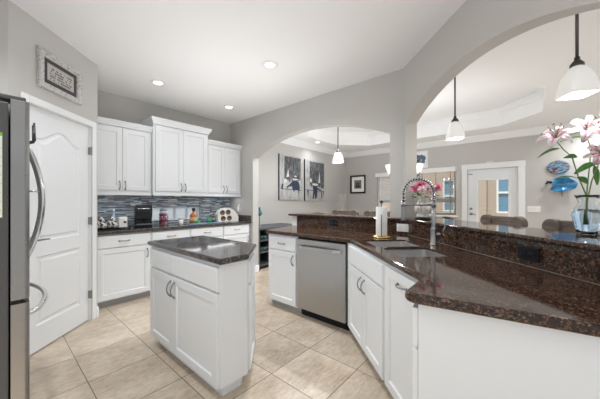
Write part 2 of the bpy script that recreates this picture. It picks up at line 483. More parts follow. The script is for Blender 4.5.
# pony wall under the raised bar
XP = 2.90
k0 = (XP, 2.50); 
out = [(XP, 2.66), (XA + TW, 2.66), (XA + TW, CORN[1]), (XA + TW / R2, CORN[1] - TW / R2), dpt(2.75, 0, TW)[:2], dpt(2.75, 0, 0.012)[:2], (XP, XP - WD - 0.012 * R2)]
mb = MB(); mb.poly(out, [], lambda x, y: (x, y, 0), (0, 0, BAR_B))
st(mb.build('wall_peninsula', 'trim'), 'white low wall carrying the raised granite bar', 'wall')

# pantry wall (diagonal) with door opening
PA = Vector((0.765, 3.60)); PD = Vector((-1, -1)) / R2; PN = Vector((-1, 1)) / R2   # PN points into the pantry
PL = 0.962
def ppt(t, z, n=0.0): q = PA + PD * t + PN * n; return (q.x, q.y, z)
DT0, DT1, DZ = 0.095, 0.815, 2.055
mb = MB()
mb.poly([(0, 0), (DT0, 0), (DT0, DZ), (DT1, DZ), (DT1, 0), (PL, 0), (PL, H), (0, H)], [], lambda t, z: ppt(t, z), (PN.x * 0.12, PN.y * 0.12, 0))
st(mb.build('wall_pantry', 'wall'), 'greige diagonal wall holding the white pantry door', 'wall')
mb = MB(); mb.box(0.665, 0.765, 3.60, YB, 0, H)
st(mb.build('wall_pantry_return', 'wall'), 'short greige return wall at the left end of the cabinets', 'wall')
q = ppt(PL, 0)
mb = MB(); mb.box(-0.9, q[0], q[1], q[1] + 0.1, 0, H)
st(mb.build('wall_fridge', 'wall'), 'greige wall beside the refrigerator at the left edge', 'wall')
mb = MB(); mb.box(-1.0, -0.9, 1.75, 4.5, 0, H)
st(mb.build('wall_left', 'wall'), 'greige wall behind the refrigerator', 'wall')

# far dining wall with two windows and the patio door
W1 = (2.55, 3.37, 0.90, 2.03); W2 = (1.36, 2.25, 0.92, 2.06); DD = (0.20, 1.12, 0.0, 2.0)
def rc(r): return [(r[0], r[2]), (r[1], r[2]), (r[1], r[3]), (r[0], r[3])]
mb = MB()
mb.poly([(-2.6, 0), (DD[0], 0), (DD[0], DD[3]), (DD[1], DD[3]), (DD[1], 0), (YB, 0), (YB, H), (-2.6, H)], [rc(W1), rc(W2)], lambda y, z: (XF, y, z), (0.15, 0, 0))
st(mb.build('wall_far', 'wall'), 'greige far dining wall with windows and patio door', 'wall')

# crown moulding along the dining walls
def crown_run(name, a, b, nrm, label):
    a = Vector(a); b = Vector(b); nrm = Vector(nrm); mb = MB()
    prof = [(0.0, -0.135), (0.012, -0.135), (0.018, -0.115), (0.03, -0.10), (0.075, -0.04), (0.09, -0.03), (0.095, -0.012), (0.105, -0.008), (0.105, 0), (0, 0)]
    lps = []
    for q in (a, b): lps.append([(q.x + nrm.x * d, q.y + nrm.y * d, H + z) for d, z in prof])
    mb.loops(lps)
    return st(mb.build(name, 'trim'), label, 'moulding')
crown_run('trim_2', (XA + TW, YB), (XF, YB), (0, -1), 'white crown moulding above the two dining pictures')
crown_run('trim_3', (XF, YB), (XF, -2.6), (-1, 0), 'white crown moulding above the patio door wall')
def base_run(name, pts, label):
    mb = MB()
    for (a, b, n) in pts:
        a = Vector(a); b = Vector(b); n = Vector(n)
        prof = [(0, 0), (0.015, 0), (0.015, 0.09), (0.008, 0.11), (0, 0.115)]
        mb.loops([[(q.x + n.x * d, q.y + n.y * d, z) for d, z in prof] for q in (a, b)])
    return st(mb.build(name, 'trim'), label, 'baseboard')
base_run('baseboard_arch', [((XA, A1 - 0.0), (XA + TW, A1), (0, -1)), ((XA, A1 + 0.02), (XA, A1), (-1, 0))], 'white baseboard at the foot of the arch jamb')
base_run('baseboard_far', [((XF, DD[1] + 0.1), (XF, YB), (-1, 0)), ((XF, -2.6), (XF, DD[0] - 0.1), (-1, 0))], 'white baseboard along the far dining wall')
base_run('baseboard_dining', [((XA + TW, YB), (XF, YB), (0, -1))], 'white baseboard below the two dining pictures')
n_ = -PN
base_run('baseboard_pantry', [(ppt(0.0, 0)[:2], ppt(0.03, 0)[:2], n_), ((0.765, 3.60), (0.765, 3.86), (1, 0))], 'white baseboard block at the corner beside the pantry door')

# ------------------------------------------------------------------ pantry door (door_1)
ang_p = math.atan2(-PD.y, -PD.x)       # local x runs left to right seen from the kitchen, local -y faces the kitchen
d1 = empty('door_1', ppt(DT1, 0), ang_p)
st(d1, 'white two panel pantry door with arched top panel', 'door')
DWd = DT1 - DT0
def raised_panel(mb, x0, x1, z0, z1, arch=0.0, y=-0.0):
    """sunken moulding and raised field of a moulded door, arched on top"""
    def ring(d, yy):
        pts = [(x0 + d, yy, z0 + d), (x1 - d, yy, z0 + d)]
        n = 16
        for i in range(n + 1):
            t = i / n; x = (x1 - d) + (x0 - x1 + 2 * d) * t
            s = 0.5 - 0.5 * math.cos(2 * PI * t)
            pts.append((x, yy, z1 - d + arch * (s ** 1.2) - arch))
        return pts
    return [ring(0, y), ring(0.010, y + 0.009), ring(0.030, y + 0.009), ring(0.045, y + 0.001)]
x0, x1 = 0.004, DWd - 0.004
Z0, Z1 = 0.012, DZ - 0.004
pans = [(0.115, DWd - 0.115, 0.22, 0.80, 0.0), (0.115, DWd - 0.115, 0.93, 1.90, 0.10)]
mb = MB(); Yf = 0.03
holes = []
sets = [raised_panel(mb, a, b, c, d, ar, Yf) for a, b, c, d, ar in pans]
bm = mb.bm
outer = [(x0, Yf, Z0), (x1, Yf, Z0), (x1, Yf, Z1), (x0, Yf, Z1)]
ov = [mb._v(p) for p in outer]; edges = [bm.edges.new((ov[i], ov[(i + 1) % 4])) for i in range(4)]
for rg in sets:
    vs = [[mb._v(p) for p in r] for r in rg]; n = len(vs[0])
    for a, b in zip(vs[:-1], vs[1:]):
        for i in range(n): bm.faces.new((a[i], a[(i + 1) % n], b[(i + 1) % n], b[i]))
    bm.faces.new(vs[-1])
    edges += [bm.edges.get((vs[0][i], vs[0][(i + 1) % n])) for i in range(n)]
bmesh.ops.triangle_fill(bm, use_beauty=True, use_dissolve=False, edges=edges)
bv = [mb._v((p[0], p[1] + 0.035, p[2])) for p in outer]
for i in range(4): bm.faces.new((ov[i], ov[(i + 1) % 4], bv[(i + 1) % 4], bv[i]))
bm.faces.new(bv)
mb.build('door_panel', 'door', d1)
mb = MB(); cw = 0.062
for a, b, c, d in ((-cw, 0.0, 0, DZ + cw), (DWd, DWd + cw, 0, DZ + cw), (0.0, DWd, DZ, DZ + cw)):
    mb.box(a, b, -0.016, -0.0005, c, d)
    mb.box(a + (0 if a < 0 else 0.0), b, -0.0, 0.06, c, d) if False else None
mb.build('door_casing', 'trim', d1, bevel=0.006)
mb = MB()
mb.box(-0.001, 0.003, 0, 0.12, 0, DZ); mb.box(DWd - 0.003, DWd + 0.001, 0, 0.12, 0, DZ); mb.box(0, DWd, 0, 0.12, DZ - 0.003, DZ)
mb.build('door_jamb', 'trim', d1)
for z in (0.28, 1.06, 1.80):
    mb = MB(); mb.box(DWd - 0.008, DWd + 0.004, -0.004, 0.028, z - 0.040, z + 0.040); mb.tube([(DWd - 0.004, -0.006, z - 0.047), (DWd - 0.004, -0.006, z + 0.047)], 0.006, 8)
    mb.build('hinge', 'nickel', d1)
mb = MB(); mb.tube([(0.06, 0.03, 0.95), (0.06, 0.018, 0.95)], 0.026, 16); mb.tube([(0.06, 0.02, 0.95), (0.06, -0.03, 0.95), (0.075, -0.038, 0.95), (0.16, -0.038, 0.947)], [0.009, 0.009, 0.008, 0.006], 10)
mb.build('door_handle', 'nickel', d1, True)

# patio door (door_2)
d2 = empty('door_2', (XF, DD[1], 0), -PI / 2)   # local x runs towards -y, local -y faces the room
st(d2, 'white patio door with a tall glass lite in wide white casing', 'door')
wd = DD[1] - DD[0]
gl = (0.205, wd - 0.165, 0.25, 1.74)
mb = MB(); mb.poly([(0.006, 0.01), (wd - 0.006, 0.01), (wd - 0.006, DD[3] - 0.006), (0.006, DD[3] - 0.006)], [[(gl[0], gl[2]), (gl[1], gl[2]), (gl[1], gl[3]), (gl[0], gl[3])]], lambda x, z: (x, 0.03, z), (0, 0.045, 0))
mb.build('door_panel', 'door', d2)
mb = MB()
mb.poly([(gl[0] - 0.035, gl[2] - 0.035), (gl[1] + 0.035, gl[2] - 0.035), (gl[1] + 0.035, gl[3] + 0.035), (gl[0] - 0.035, gl[3] + 0.035)], [[(gl[0], gl[2]), (gl[1], gl[2]), (gl[1], gl[3]), (gl[0], gl[3])]], lambda x, z: (x, 0.016, z), (0, 0.014, 0))
mb.build('glazing_frame', 'trim', d2, bevel=0.004)
mb = MB(); mb.box(gl[0], gl[1], 0.05, 0.056, gl[2], gl[3]); mb.build('glass_pane', 'pane', d2)
mb = MB(); cw = 0.115
for a, b, c, d in ((-cw, 0.0, 0, DD[3]), (wd, wd + cw, 0, DD[3]), (-cw - 0.008, wd + cw + 0.008, DD[3], DD[3] + 0.125)):
    mb.box(a, b, -0.02, -0.0005, c, d)
mb.box(0.36, 0.50, -0.05, -0.0005, DD[3] + 0.127, DD[3] + 0.15)
mb.build('door_casing', 'trim', d2, bevel=0.006)
mb = MB(); mb.tube([(0.07, 0.03, 0.97), (0.07, 0.015, 0.97)], 0.03, 14); mb.tube([(0.07, 0.02, 0.97), (0.07, -0.035, 0.97), (0.09, -0.04, 0.97), (0.17, -0.04, 0.965)], 0.009, 8)
mb.build('door_handle', 'nickel', d2, True)
mb = MB(); mb.tube([(0.07, 0.03, 1.09), (0.07, 0.008, 1.09)], 0.028, 14); mb.build('deadbolt', 'nickel', d2, True)
mb = MB(); mb.box(0.012, 0.10, 0.012, 0.03, 1.88, 1.90); mb.build('alarm_sensor', 'nickel', d2)

# windows of the far wall
def window(n, r, label):
    o = empty('window_%d' % n, (XF, r[1], 0), -PI / 2); st(o, label, 'window')
    wd = r[1] - r[0]; z0, z1 = r[2], r[3]
    mb = MB(); mb.poly([(0, z0), (wd, z0), (wd, z1), (0, z1)], [[(0.05, z0 + 0.05), (wd - 0.05, z0 + 0.05), (wd - 0.05, z1 - 0.05), (0.05, z1 - 0.05)]], lambda x, z: (x, 0.07, z), (0, 0.06, 0))
    zm = 1.29
    mb.box(0.05, wd - 0.05, 0.07, 0.12, zm - 0.045, zm + 0.045)
    mb.build('window_frame', 'trim', o, bevel=0.004)
    mb = MB(); mb.box(0.05, wd - 0.05, 0.098, 0.103, z0 + 0.05, z1 - 0.05); mb.build('glass_pane', 'pane', o)
    mb = MB(); mb.box(-0.06, wd + 0.06, -0.05, 0.0, z0 - 0.03, z0); mb.box(0.0, wd, -0.02, 0.07, z0, z0 + 0.012); mb.build('window_sill', 'trim', o, bevel=0.004)
    return o
window(1, W1, 'dining window beside the small framed photo, seen through the low arch')
window(2, W2, 'dining window between the column and the patio door')
def blind(r, zbot, m, label, tilt, grp=None):
    o = empty('window_blind', (XF, r[1], 0), -PI / 2, label, 'blind')
    wd = r[1] - r[0]
    mb = MB(); mb.box(-0.02, wd + 0.02, -0.06, 0.012, r[3] - 0.075, r[3] + 0.035); mb.build('valance', 'trim', o, bevel=0.008)
    mb = MB(); z = r[3] - 0.10
    while z > zbot:
        mb.box(0.008, wd - 0.008, -0.025, 0.025, -0.002, 0.002, Matrix.Translation((0, 0.035, z)) @ Matrix.Rotation(tilt, 4, 'X')); z -= 0.043
    mb.build('slats', m, o)
    mb = MB()
    for x in (0.12, wd / 2, wd - 0.12): mb.box(x - 0.012, x + 0.012, 0.006, 0.008, zbot, r[3] - 0.08)
    mb.build('ladder_tape', m, o)
    mb = MB(); mb.box(0.006, wd - 0.006, 0.012, 0.058, zbot - 0.02, zbot); mb.build('bottom_rail', m, o)
    return o
blind(W1, 1.22, 'trim', 'white slatted blind hanging in the window by the small framed photo', math.radians(38))
blind(W2, 0.96, 'blindwood', 'tan wood slat blind under a white valance beside the patio door', math.radians(10))

# glass block window in the backsplash
wb = empty('window_3', (GX0, YB, 0)); st(wb, 'narrow horizontal strip of frosted glass blocks above the back counter', 'window')
nb = 4; bw = (GX1 - GX0) / nb
mb = MB()
mb.poly([(0, GZ0), (GX1 - GX0, GZ0), (GX1 - GX0, GZ1), (0, GZ1)], [[(i * bw + 0.006, GZ0 + 0.006), ((i + 1) * bw - 0.006, GZ0 + 0.006), ((i + 1) * bw - 0.006, GZ1 - 0.006), (i * bw + 0.006, GZ1 - 0.006)] for i in range(nb)], lambda x, z: (x, 0.02, z), (0, 0.09, 0))
mb.build('mortar_frame', 'trim', wb)
for i in range(nb):
    a, b = i * bw + 0.006, (i + 1) * bw - 0.006; c, d = GZ0 + 0.006, GZ1 - 0.006
    lp = []
    for k, y in ((0, 0.10), (0, 0.035), (0.006, 0.028), (0.030, 0.028), (0.036, 0.034)):
        lp.append([(a + k, y, c + k), (b - k, y, c + k), (b - k, y, d - k), (a + k, y, d - k)])
    MB().loops(lp).build('glass_block', 'block', wb)

# outside: patio, neighbouring house wing with a blue window
mb = MB(); mb.box(7.46, 13, -4, 7, -0.10, -0.04)
st(mb.build('ground_patio', 'patio'), 'pale concrete patio outside the far windows', 'patio')
ow = empty('wall_outside', (10.2, 0, 0)); st(ow, 'tan stucco house wing outside the patio door', 'wall')
mb = MB(); mb.poly([(-1.2, -0.04), (7, -0.04), (7, 3.2), (-1.2, 3.2)], [[(0.40, 0.9), (0.80, 0.9), (0.80, 2.2), (0.40, 2.2)], [(1.92, 0.9), (2.30, 0.9), (2.30, 2.0), (1.92, 2.0)]], lambda y, z: (0, y, z), (0.2, 0, 0))
mb.box(-0.35, 0, 1.02, 1.30, -0.04, 3.2)
mb.build('stucco', 'stucco', ow)
mb = MB(); mb.poly([(0.40, 0.9), (0.80, 0.9), (0.80, 2.2), (0.40, 2.2)], [[(0.45, 0.95), (0.75, 0.95), (0.75, 1.5), (0.45, 1.5)], [(0.45, 1.56), (0.75, 1.56), (0.75, 2.15), (0.45, 2.15)]], lambda y, z: (0.02, y, z), (0.06, 0, 0))
mb.poly([(1.92, 0.9), (2.30, 0.9), (2.30, 2.0), (1.92, 2.0)], [[(1.97, 0.95), (2.25, 0.95), (2.25, 1.42), (1.97, 1.42)], [(1.97, 1.48), (2.25, 1.48), (2.25, 1.95), (1.97, 1.95)]], lambda y, z: (0.02, y, z), (0.06, 0, 0))
mb.build('window_frame', 'trim', ow)
mb = MB(); mb.box(0.06, 0.07, 0.41, 0.79, 0.91, 2.19); mb.box(0.06, 0.07, 1.93, 2.29, 0.91, 1.99); mb.build('window_glass', 'blueglass', ow)

# ------------------------------------------------------------------ CABINETS
def shaker(x0, x1, z0, z1, fr=0.058, t=0.02):
    def rg(d, y): return [(x0 + d, y, z0 + d), (x1 - d, y, z0 + d), (x1 - d, y, z1 - d), (x0 + d, y, z1 - d)]
    return MB().loops([rg(0, -0.0005), rg(0, -t + 0.002), rg(0.002, -t), rg(fr, -t), rg(fr + 0.007, -t + 0.010)])
def flat_front(x0, x1, z0, z1, t=0.02):
    def rg(d, y): return [(x0 + d, y, z0 + d), (x1 - d, y, z0 + d), (x1 - d, y, z1 - d), (x0 + d, y, z1 - d)]
    return MB().loops([rg(0, -0.0005), rg(0, -t + 0.005), rg(0.005, -t)])
def pull(parent, x, z, vertical=True, L=0.105, y=-0.02):
    mb = MB(); pts = []; rs = []
    n = 12
    for i in range(n + 1):
        t = i / n; a = (t - 0.5) * L
        off = -0.030 * math.sin(PI * t) ** 0.6
        pts.append((x, y + off, z + a) if vertical else (x + a, y + off, z)); rs.append(0.0065 - 0.0015 * math.sin(PI * t))
    mb.tube(pts, rs, 8)
    for s in (-1, 1):
        c = (x, y, z + s * L / 2) if vertical else (x + s * L / 2, y, z)
        mb.tube([(c[0], c[1], c[2]), (c[0], c[1] - 0.005, c[2])], [0.010, 0.007], 10)
    return mb.build('handle', 'nickel', parent, True)
def cabinet(name, label, cat, loc, rz, w, d, z0, z1, fronts, toe=0.06, group=None, carcass=None):
    o = empty(name, loc, rz, label, cat, group)
    mb = MB()
    if carcass: mb.poly(carcass, [], lambda x, y: (x, y, z0), (0, 0, z1 - z0))
    else: mb.box(0, w, 0, d, z0, z1)
    mb.build('carcass', 'cab', o, bevel=0.002)
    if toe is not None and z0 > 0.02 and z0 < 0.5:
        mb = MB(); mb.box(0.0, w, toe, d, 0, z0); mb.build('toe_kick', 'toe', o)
    for f in fronts:
        kind, a, b, c, e = f[:5]; h = f[5] if len(f) > 5 else None
        if kind == 'door': p = shaker(a, b, c, e).build('door', 'cab', o)
        elif kind == 'drawer': p = flat_front(a, b, c, e).build('drawer', 'cab', o)
        else: p = flat_front(a, b, c, e).build('panel', 'cab', o)
        if h: pull(p, *h)
    return o
G = 0.004
# back base run
YF = 3.80
seams = [0.768, 1.379, 1.913, 2.471, 3.018]
labs = ['white base cabinet beside the pantry door, one drawer over one door', 'white base cabinet under the black coffee maker, mostly hidden by the island',
        'white base cabinet under the amber bottle, behind the island', 'white base cabinet at the arch jamb under the round white holder']
for i in range(4):
    a, b = seams[i], seams[i + 1]; wd = b - a - 0.001
    l0 = 0.03 if i == 0 else 0.012
    cabinet('base_cabinet', labs[i], 'cabinet', (a, YF, 0), 0, wd, YB - YF - 0.012, 0.085, 0.872,
            [('drawer', l0, wd - 0.012, 0.712, 0.858, (wd / 2, 0.785, False)), ('door', l0, wd - 0.012, 0.10, 0.700, (wd - 0.045, 0.60, True))], group='base cabinets along the back wall')
# uppers
def crown(o, w, d, z0, z1, sides):
    l, r = sides
    mb = MB(); lps = []
    for k, t in ((0.0, 0.0), (0.008, 0.0), (0.010, 0.18), (0.016, 0.30), (0.032, 0.70), (0.040, 0.80), (0.042, 1.0)):
        z = z0 + (z1 - z0) * t
        lps.append([(-k if l else 0, d, z), (-k if l else 0, -0.02 - k, z), (w + (k if r else 0), -0.02 - k, z), (w + (k if r else 0), d, z)])
    mb.loops(lps); mb.build('crown', 'cab', o)
def upper(x0, x1, yf, zt, zc, label, sides):
    wd = x1 - x0; m = wd / 2; sm = 0.028
    o = cabinet('wall_cabinet', label, 'cabinet', (x0, yf, 0), 0, wd, YB - yf - 0.001, 1.36, zt,
                [('door', sm, m - 0.002, 1.41, zt - 0.02, (m - 0.032, 1.475, True)), ('door', m + 0.002, wd - sm, 1.41, zt - 0.02, (m + 0.032, 1.475, True))], None, 'wall cabinets over the back counter')
    mb = MB(); mb.box(0.0, wd, -0.018, 0.004, 1.345, 1.372); mb.build('light_rail', 'cab', o, bevel=0.004)
    crown(o, wd, YB - yf - 0.002, zt - 0.005, zc, sides)
    mb = MB(); mb.box(0.06, wd - 0.06, 0.06, 0.10, 1.349, 1.3595); mb.build('under_cabinet_fill_body', 'white', o)  # body of an unseen strip, added to brighten the mosaic
    l = bpy.data.lights.new('under_cabinet_fill', 'AREA'); l.shape = 'RECTANGLE'; l.size = wd - 0.14; l.size_y = 0.03; l.energy = 0.75 * wd; l.color = (0.93, 0.97, 1.0)  # added fill on the backsplash, no fixture visible
    lo = bpy.data.objects.new('under_cabinet_fill', l); COL.objects.link(lo); lo.parent = o; lo.location = (wd / 2, 0.08, 1.347)
upper(0.768, 1.488, 4.075, 2.245, 2.31, 'white two door wall cabinet nearest the pantry door', (False, False))
upper(1.490, 2.332, 4.015, 2.36, 2.445, 'taller white two door wall cabinet in the middle with deeper crown', (True, True))
upper(2.334, 3.028, 4.075, 2.225, 2.285, 'white two door wall cabinet against the arch wall', (False, False))
# back countertop
ct = tag(empty('back_countertop', (0, 0, 0)), 'dark granite countertop under the mosaic backsplash', 'countertop')
mb = MB(); slab(mb, [(0.768, 3.752), (XA - 0.002, 3.752), (XA - 0.002, YB - 0.009), (0.768, YB - 0.009)], 0.874, 0.914, 0.012); mb.build('slab', 'granite2', ct)
mb = MB(); mb.box(XA - 0.024, XA - 0.002, 3.76, YB - 0.01, 0.9145, 1.012); mb.build('side_splash', 'granite2', ct, bevel=0.002)

# island
IX0, IX1, IY0, IY1 = 0.94, 1.415, 1.47, 2.555
isl = empty('kitchen_island', (IX0, IY1, 0), -PI / 2, 'white kitchen island cabinet with two drawers over two doors', 'island')
L_ = IY1 - IY0; Dp = IX1 - IX0; cx = 1.15 - IX0; cyv = (1.735 - IY0)
body = [(0, 0), (L_, 0), (L_, cx), (L_ - cyv, Dp), (0, Dp)]
mb = MB(); mb.poly(body, [], lambda x, y: (x, y, 0.085), (0, 0, 0.787)); mb.build('carcass', 'cab', isl, bevel=0.002)
tb = inset(body, 0.045)
mb = MB(); mb.poly(tb, [], lambda x, y: (x, y, 0.0), (0, 0, 0.085)); mb.build('toe_kick', 'cab', isl)
ym = 0.455
for a, b, hs in ((0.012, ym - G, -1), (ym + G, L_ - 0.012, 1)):
    flat_front(a, b, 0.698, 0.848).build('drawer', 'cab', isl)
    p = shaker(a, b, 0.092, 0.684).build('door', 'cab', isl)
    pull(p, (ym - 0.035) if hs < 0 else (ym + 0.035), 0.585, True, 0.115)
ex = empty('corner_front', (L_, cx, 0)); ex.parent = isl
ex.rotation_euler = (0, 0, math.atan2(Dp - cx, -cyv))
LL = math.hypot(Dp - cx, cyv)
bpy.data.objects.remove(ex)
mt = Matrix.Translation((L_, cx, 0)) @ Matrix.Rotation(math.atan2(Dp - cx, -cyv), 4, 'Z')
def put(mb, m4): 
    for v in mb.bm.verts: v.co = m4 @ v.co
    return mb
put(flat_front(0.035, LL - 0.02, 0.698, 0.848), mt).build('corner_drawer', 'cab', isl)
put(shaker(0.035, LL - 0.02, 0.092, 0.684), mt).build('corner_door', 'cab', isl)
mb = MB(); slab(mb, [(0.912, 1.432)] + [(1.134, 1.432), (1.452, 1.735), (1.452, 2.585), (0.912, 2.585)], 0.874, 0.914, 0.016)
tag(mb.build('island_countertop', 'granite2'), 'dark speckled granite top with a clipped corner on the island', 'countertop')

# peninsula
XFACE = 2.235   # carcass front of the left run
c0 = 2.44
cabinet('base_cabinet', 'white base cabinet left of the dishwasher, one drawer over one door', 'cabinet', (XFACE, c0, 0), -PI / 2, c0 - 1.965, XP - XFACE - 0.01, 0.075, 0.872,
        [('drawer', 0.02, c0 - 1.965 - 0.014, 0.70, 0.852, (0.24, 0.775, False)), ('door', 0.02, c0 - 1.965 - 0.014, 0.09, 0.686, (c0 - 1.965 - 0.055, 0.60, True))])
# dishwasher
dwl = 1.955 - 1.335
dw = empty('dishwasher', (XFACE, 1.955, 0), -PI / 2, 'stainless steel dishwasher with a bar handle between white cabinets', 'dishwasher')
mb = MB(); mb.box(0, dwl, 0.012, 0.58, 0.09, 0.870); mb.build('body', 'black', dw)
mb = MB(); mb.box(0.004, dwl - 0.004, -0.03, 0.010, 0.10, 0.855); dd = mb.build('door', 'steel', dw, bevel=0.004)
mb = MB(); n = 14; pts = []
for i in range(n + 1):
    t = i / n; x = 0.045 + (dwl - 0.09) * t
    pts.append((x, -0.036 - 0.045 * min(1, math.sin(PI * t) * 2.2), 0.775))
lps = [[(p[0], p[1] - 0.007, p[2] - 0.016), (p[0], p[1] + 0.007, p[2] - 0.018), (p[0], p[1] + 0.007, p[2] + 0.018), (p[0], p[1] - 0.007, p[2] + 0.016)] for p in pts]
mb.loops(lps); mb.build('handle', 'steel', dd, bevel=0.004)
mb = MB(); mb.box(0.01, dwl - 0.01, 0.05, 0.07, 0.0, 0.09); mb.build('kick_plate', 'black', dw)
# diagonal run: A -> B
FA = Vector((2.225, 1.302)); FB = Vector((1.368, 0.365))
fd = (FB - FA).normalized(); FL = (FB - FA).length; frz = math.atan2(fd.y, fd.x)
SB = 0.80
def inv(pt):  # world -> local frame of the diagonal run
    r = Vector(pt) - FA; nn = Vector((-fd.y, fd.x)); return (r.dot(fd), r.dot(nn))
sink_cab = cabinet('sink_cabinet', 'white sink base cabinet with a wide false front over two doors', 'cabinet', (FA.x, FA.y, 0), frz, SB, 0.58, 0.075, 0.872,
    [('panel', 0.03, SB - 0.02, 0.70, 0.852), ('door', 0.03, SB * 0.52 - G / 2, 0.09, 0.686, (SB * 0.52 - 0.04, 0.60, True)), ('door', SB * 0.52 + G / 2, SB - 0.02, 0.09, 0.686, (SB * 0.52 + 0.04, 0.60, True))],
    carcass=[(0, 0), (SB - 0.001, 0), (SB - 0.001, 0.055), (0.05, 0.055)])
mb = MB(); mb.poly([(2.240, 1.330), (2.227, 1.302), (2.30, 1.302), (2.30, 1.330)], [], lambda x, y: (x, y, 0.075), (0, 0, 0.797))
put(mb, (Matrix.Translation((FA.x, FA.y, 0)) @ Matrix.Rotation(frz, 4, 'Z')).inverted()).build('filler_strip', 'cab', sink_cab)
# sink carcass is only the front box, the bowls hang behind it
q = FA + fd * (SB + 0.001)
wn = FL - SB - 0.02
cabinet('pull_out_cabinet', 'narrow white pull out cabinet with a horizontal pull right of the sink', 'cabinet', (q.x, q.y, 0), frz, wn, 0.055, 0.075, 0.872,
    [('door', 0.015, wn - 0.012, 0.09, 0.852, (wn / 2 + 0.02, 0.79, False, 0.10))])
# end cabinet, back faces the camera
E0 = Vector((1.086, 0.331)); ed = Vector((0.085, -0.485)).normalized(); erz = math.atan2(ed.y, ed.x)
en = Vector((-ed.y, ed.x))   # away from the camera
ec = empty('end_cabinet', (E0.x, E0.y, 0), erz, 'plain white end cabinet of the peninsula nearest the camera', 'cabinet')
mb = MB(); mb.poly([(0, 0), (0.75, 0), (0.75, 0.16), (0.0, 0.225)], [], lambda x, y: (x, y, 0.0), (0, 0, 0.872)); mb.build('carcass', 'cab', ec, bevel=0.002)
for nm, a, b in (('drawer', 0.70, 0.852), ('door', 0.09, 0.686)):
    mb = MB(); mb.box(-0.022, -0.001, 0.004, 0.21, a, b); mb.build(nm, 'cab', ec, bevel=0.003)

# peninsula countertop with double sink cut out
sn = Vector((1, -1)) / R2; ss = Vector((1, 1)) / R2
def sd(s, n): q = ss * s + sn * n; return (q.x, q.y)
def rrect(s0, s1, n0, n1, r=0.045):
    p = arc(s1 - r, n1 - r, r, 0, 90, 5) + arc(s0 + r, n1 - r, r, 90, 180, 5) + arc(s0 + r, n0 + r, r, 180, 270, 5) + arc(s1 - r, n0 + r, r, 270, 360, 5)
    return [sd(a, b) for a, b in p]
B1 = (2.02, 2.385, 0.745, 1.135); B2 = (1.64, 1.975, 0.765, 1.115)
BSX = XP - 0.022
BSN = WD - 0.012 * R2 - 0.022 * R2
edge0 = FA + Vector((-0.035, -0.012)); inner = Vector((1.340, 0.390))
cpt = E0 - en * 0.03 + ed * (-0.052)
outer = [(2.20, 2.462), (BSX + 0.02, 2.655), (BSX + 0.02, BSX + 0.02 - BSN - 0.028), dpt(2.70, 0, -0.02)[:2]]
tail = E0 - en * 0.03 + ed * 0.75
outer += [(tail.x, tail.y)]
# rounded front corner
rr = 0.05
c_in = cpt + ed * rr + en * rr
a0 = math.degrees(math.atan2(-en.y, -en.x)); 
outer += [(c_in.x + rr * math.cos(math.radians(a0 + d)), c_in.y + rr * math.sin(math.radians(a0 + d))) for d in (0, -18, -36, -54, -72, -90)]
outer += [(inner.x, inner.y), (2.20, 1.285)]
pc = tag(empty('peninsula_countertop', (0, 0, 0)), 'glossy brown granite countertop around the sink and dishwasher', 'countertop')
mb = MB(); slab(mb, outer, 0.874, 0.914, 0.017, [rrect(*B1), rrect(*B2)]); mb.build('slab', 'granite', pc)
mb = MB(); mb.box(BSX, XP - 0.001, BSX - BSN, 2.545, 0.9145, BAR_B - 0.001)
mb.build('left_backsplash', 'granite', pc)
mb = MB()
i0 = (BSX, BSX - BSN); i1 = dpt(2.70, 0, -0.019)[:2]; 
j0 = (XP - 0.001, XP - 0.001 - WD + 0.013 * R2); j1 = dpt(2.70, 0, 0.011)[:2]
mb.poly([i0, j0, j1, i1], [], lambda x, y: (x, y, 0.9145), (0, 0, BAR_B - 0.9155)); mb.build('diagonal_backsplash', 'granite', pc)
mb = MB(); mb.tube([(i0[0] - 0.001, i0[1] + 0.001, 0.9155), (i1[0] - 0.001, i1[1] + 0.001, 0.9152)], 0.0016, 6); mb.build('caulk_line', 'caulk', pc)
# bar top
bo = 0.25
XBK = 3.20
out = [(BSX - 0.03, 2.69), (XBK, 2.69), (XBK, XBK - WD - (TW + bo) * R2 + 0.12), (XBK + 0.16, XBK + 0.16 - WD - (TW + bo) * R2), dpt(2.72, 0, TW + bo)[:2], dpt(2.72, 0, -0.05)[:2], (BSX - 0.03, BSX - 0.03 - WD + 0.05 * R2)]
mb = MB(); slab(mb, out, BAR_B, BAR_T - 0.0005, 0.012)
tag(mb.build('bar_counter', 'granite'), 'raised brown granite bar counter below the arches', 'bar counter')

# sink
def bowl(b):
    prof = [(0.0008, 0.900), (0.012, 0.8995), (0.014, 0.85), (0.008, 0.72), (0.03, 0.70), (0.10, 0.695)]
    mb = MB(); lp = []
    for d, z in prof: lp.append([(x, y, z) for x, y in rrect(b[0] + d, b[1] - d, b[2] + d, b[3] - d, max(0.015, 0.045 - d * 0.2))])
    mb.loops(lp, False, True); return mb
sk = tag(empty('sink', (0, 0, 0)), 'double bowl stainless steel sink set in the brown granite', 'sink')
for b in (B1, B2):
    o = bowl((b[0], b[1], b[2], b[3])).build('bowl', 'sinksteel', sk, False)
    so = o.modifiers.new('solid', 'SOLIDIFY'); so.thickness = 0.0006; so.offset = 1
    c = sd((b[0] + b[1]) / 2, (b[2] + b[3]) / 2)
    mb = MB(); mb.lathe([(0.042, 0.0), (0.042, 0.004), (0.03, 0.003), (0.012, 0.001)], (c[0], c[1], 0.6965), 20); mb.build('drain', 'chrome', o, True)

